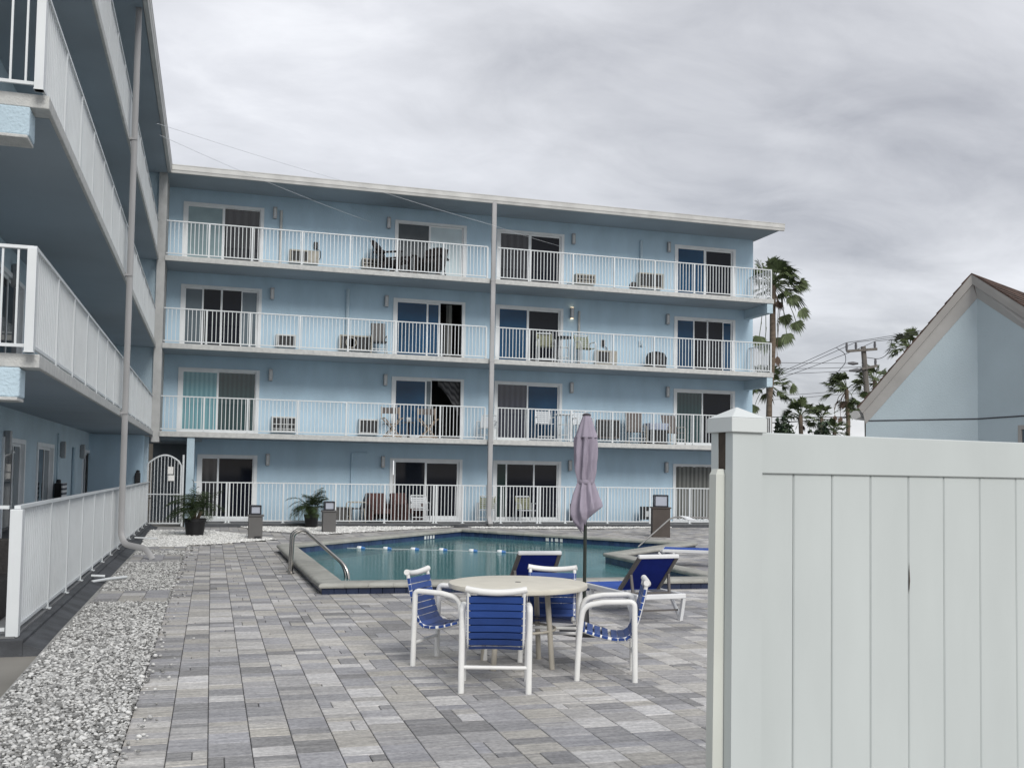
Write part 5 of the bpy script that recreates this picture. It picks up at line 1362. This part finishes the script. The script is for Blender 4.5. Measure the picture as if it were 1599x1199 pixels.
dv = N.new('ShaderNodeVectorMath'); dv.operation = 'DIVIDE'; cb_ = N.new('ShaderNodeCombineXYZ')
for i in range(3): L.new(az_.outputs[0], cb_.inputs[i])
L.new(tc.outputs['Generated'], dv.inputs[0]); L.new(cb_.outputs[0], dv.inputs[1])
mp = N.new('ShaderNodeMapping'); mp.inputs['Location'].default_value = (1.3, 4.1, .0); mp.inputs['Scale'].default_value = (1.0, 1.35, .3); mp.inputs['Rotation'].default_value = (0, 0, .35)
L.new(dv.outputs[0], mp.inputs['Vector'])
n1 = N.new('ShaderNodeTexNoise'); n1.inputs['Scale'].default_value = .95; n1.inputs['Detail'].default_value = 7; n1.inputs['Roughness'].default_value = .52; n1.inputs['Distortion'].default_value = .35
L.new(mp.outputs[0], n1.inputs['Vector'])
rp = N.new('ShaderNodeValToRGB'); e_ = rp.color_ramp.elements
e_[0].position = .30; e_[0].color = (.32, .325, .35, 1); e_[1].position = .72; e_[1].color = (.72, .725, .745, 1)
x_ = e_.new(.46); x_.color = (.46, .465, .487, 1)
x_ = e_.new(.58); x_.color = (.56, .565, .59, 1)
n2_ = N.new('ShaderNodeTexNoise'); n2_.inputs['Scale'].default_value = 3.2; n2_.inputs['Detail'].default_value = 9; n2_.inputs['Roughness'].default_value = .6; n2_.inputs['Distortion'].default_value = .6
L.new(mp.outputs[0], n2_.inputs['Vector'])
mxn = N.new('ShaderNodeMath'); mxn.operation = 'MULTIPLY_ADD'; mxn.inputs[1].default_value = .30; L.new(n2_.outputs['Fac'], mxn.inputs[0])
sb_ = N.new('ShaderNodeMath'); sb_.operation = 'SUBTRACT'; sb_.inputs[1].default_value = .15; L.new(n1.outputs['Fac'], sb_.inputs[0]); L.new(sb_.outputs[0], mxn.inputs[2])
hz = N.new('ShaderNodeMapRange'); hz.inputs['From Max'].default_value = .35; hz.inputs['To Min'].default_value = .10; hz.inputs['To Max'].default_value = -.02; L.new(sp_.outputs['Z'], hz.inputs['Value'])
hz2 = N.new('ShaderNodeMath'); L.new(mxn.outputs[0], hz2.inputs[0]); L.new(hz.outputs['Result'], hz2.inputs[1])
L.new(hz2.outputs[0], rp.inputs['Fac'])
bg2 = N.new('ShaderNodeBackground'); L.new(rp.outputs['Color'], bg2.inputs['Color']); bg2.inputs['Strength'].default_value = 1.06
mxs = N.new('ShaderNodeMixShader'); mxs.inputs['Fac'].default_value = .88
L.new(bg.outputs[0], mxs.inputs[1]); L.new(bg2.outputs[0], mxs.inputs[2]); L.new(mxs.outputs[0], wo.inputs['Surface'])

sl = bpy.data.lights.new('sun', 'SUN'); sl.energy = 1.5; sl.angle = R(24); sl.color = (1, .97, .92)
so_ = bpy.data.objects.new('sun', sl); COL.objects.link(so_)
sd = Vector((math.sin(SUN_AZ) * math.cos(SUN_EL), math.cos(SUN_AZ) * math.cos(SUN_EL), math.sin(SUN_EL)))
so_.rotation_euler = sd.to_track_quat('Z', 'Y').to_euler()

cd = bpy.data.cameras.new('camera'); co = bpy.data.objects.new('camera', cd); COL.objects.link(co)
fw = ray(CX, CY); rt = ray(CX + FP, CY) - fw; dn = ray(CX, CY + FP) - fw
M3 = Matrix((rt, -dn, -fw)).transposed(); M4 = M3.to_4x4(); M4.translation = O; co.matrix_world = M4
cd.sensor_width = 36; cd.lens = 36 * FP / 1599; cd.shift_x = (799.5 - CX) / 1599; cd.shift_y = (CY - 599.5) / 1599
cd.clip_start = .05; cd.clip_end = 3000
sc.camera = co
sc.view_settings.view_transform = 'Standard'; sc.view_settings.look = 'None'; sc.view_settings.exposure = .55; sc.view_settings.gamma = 1
sc.cycles.max_bounces = 8; sc.cycles.transparent_max_bounces = 16
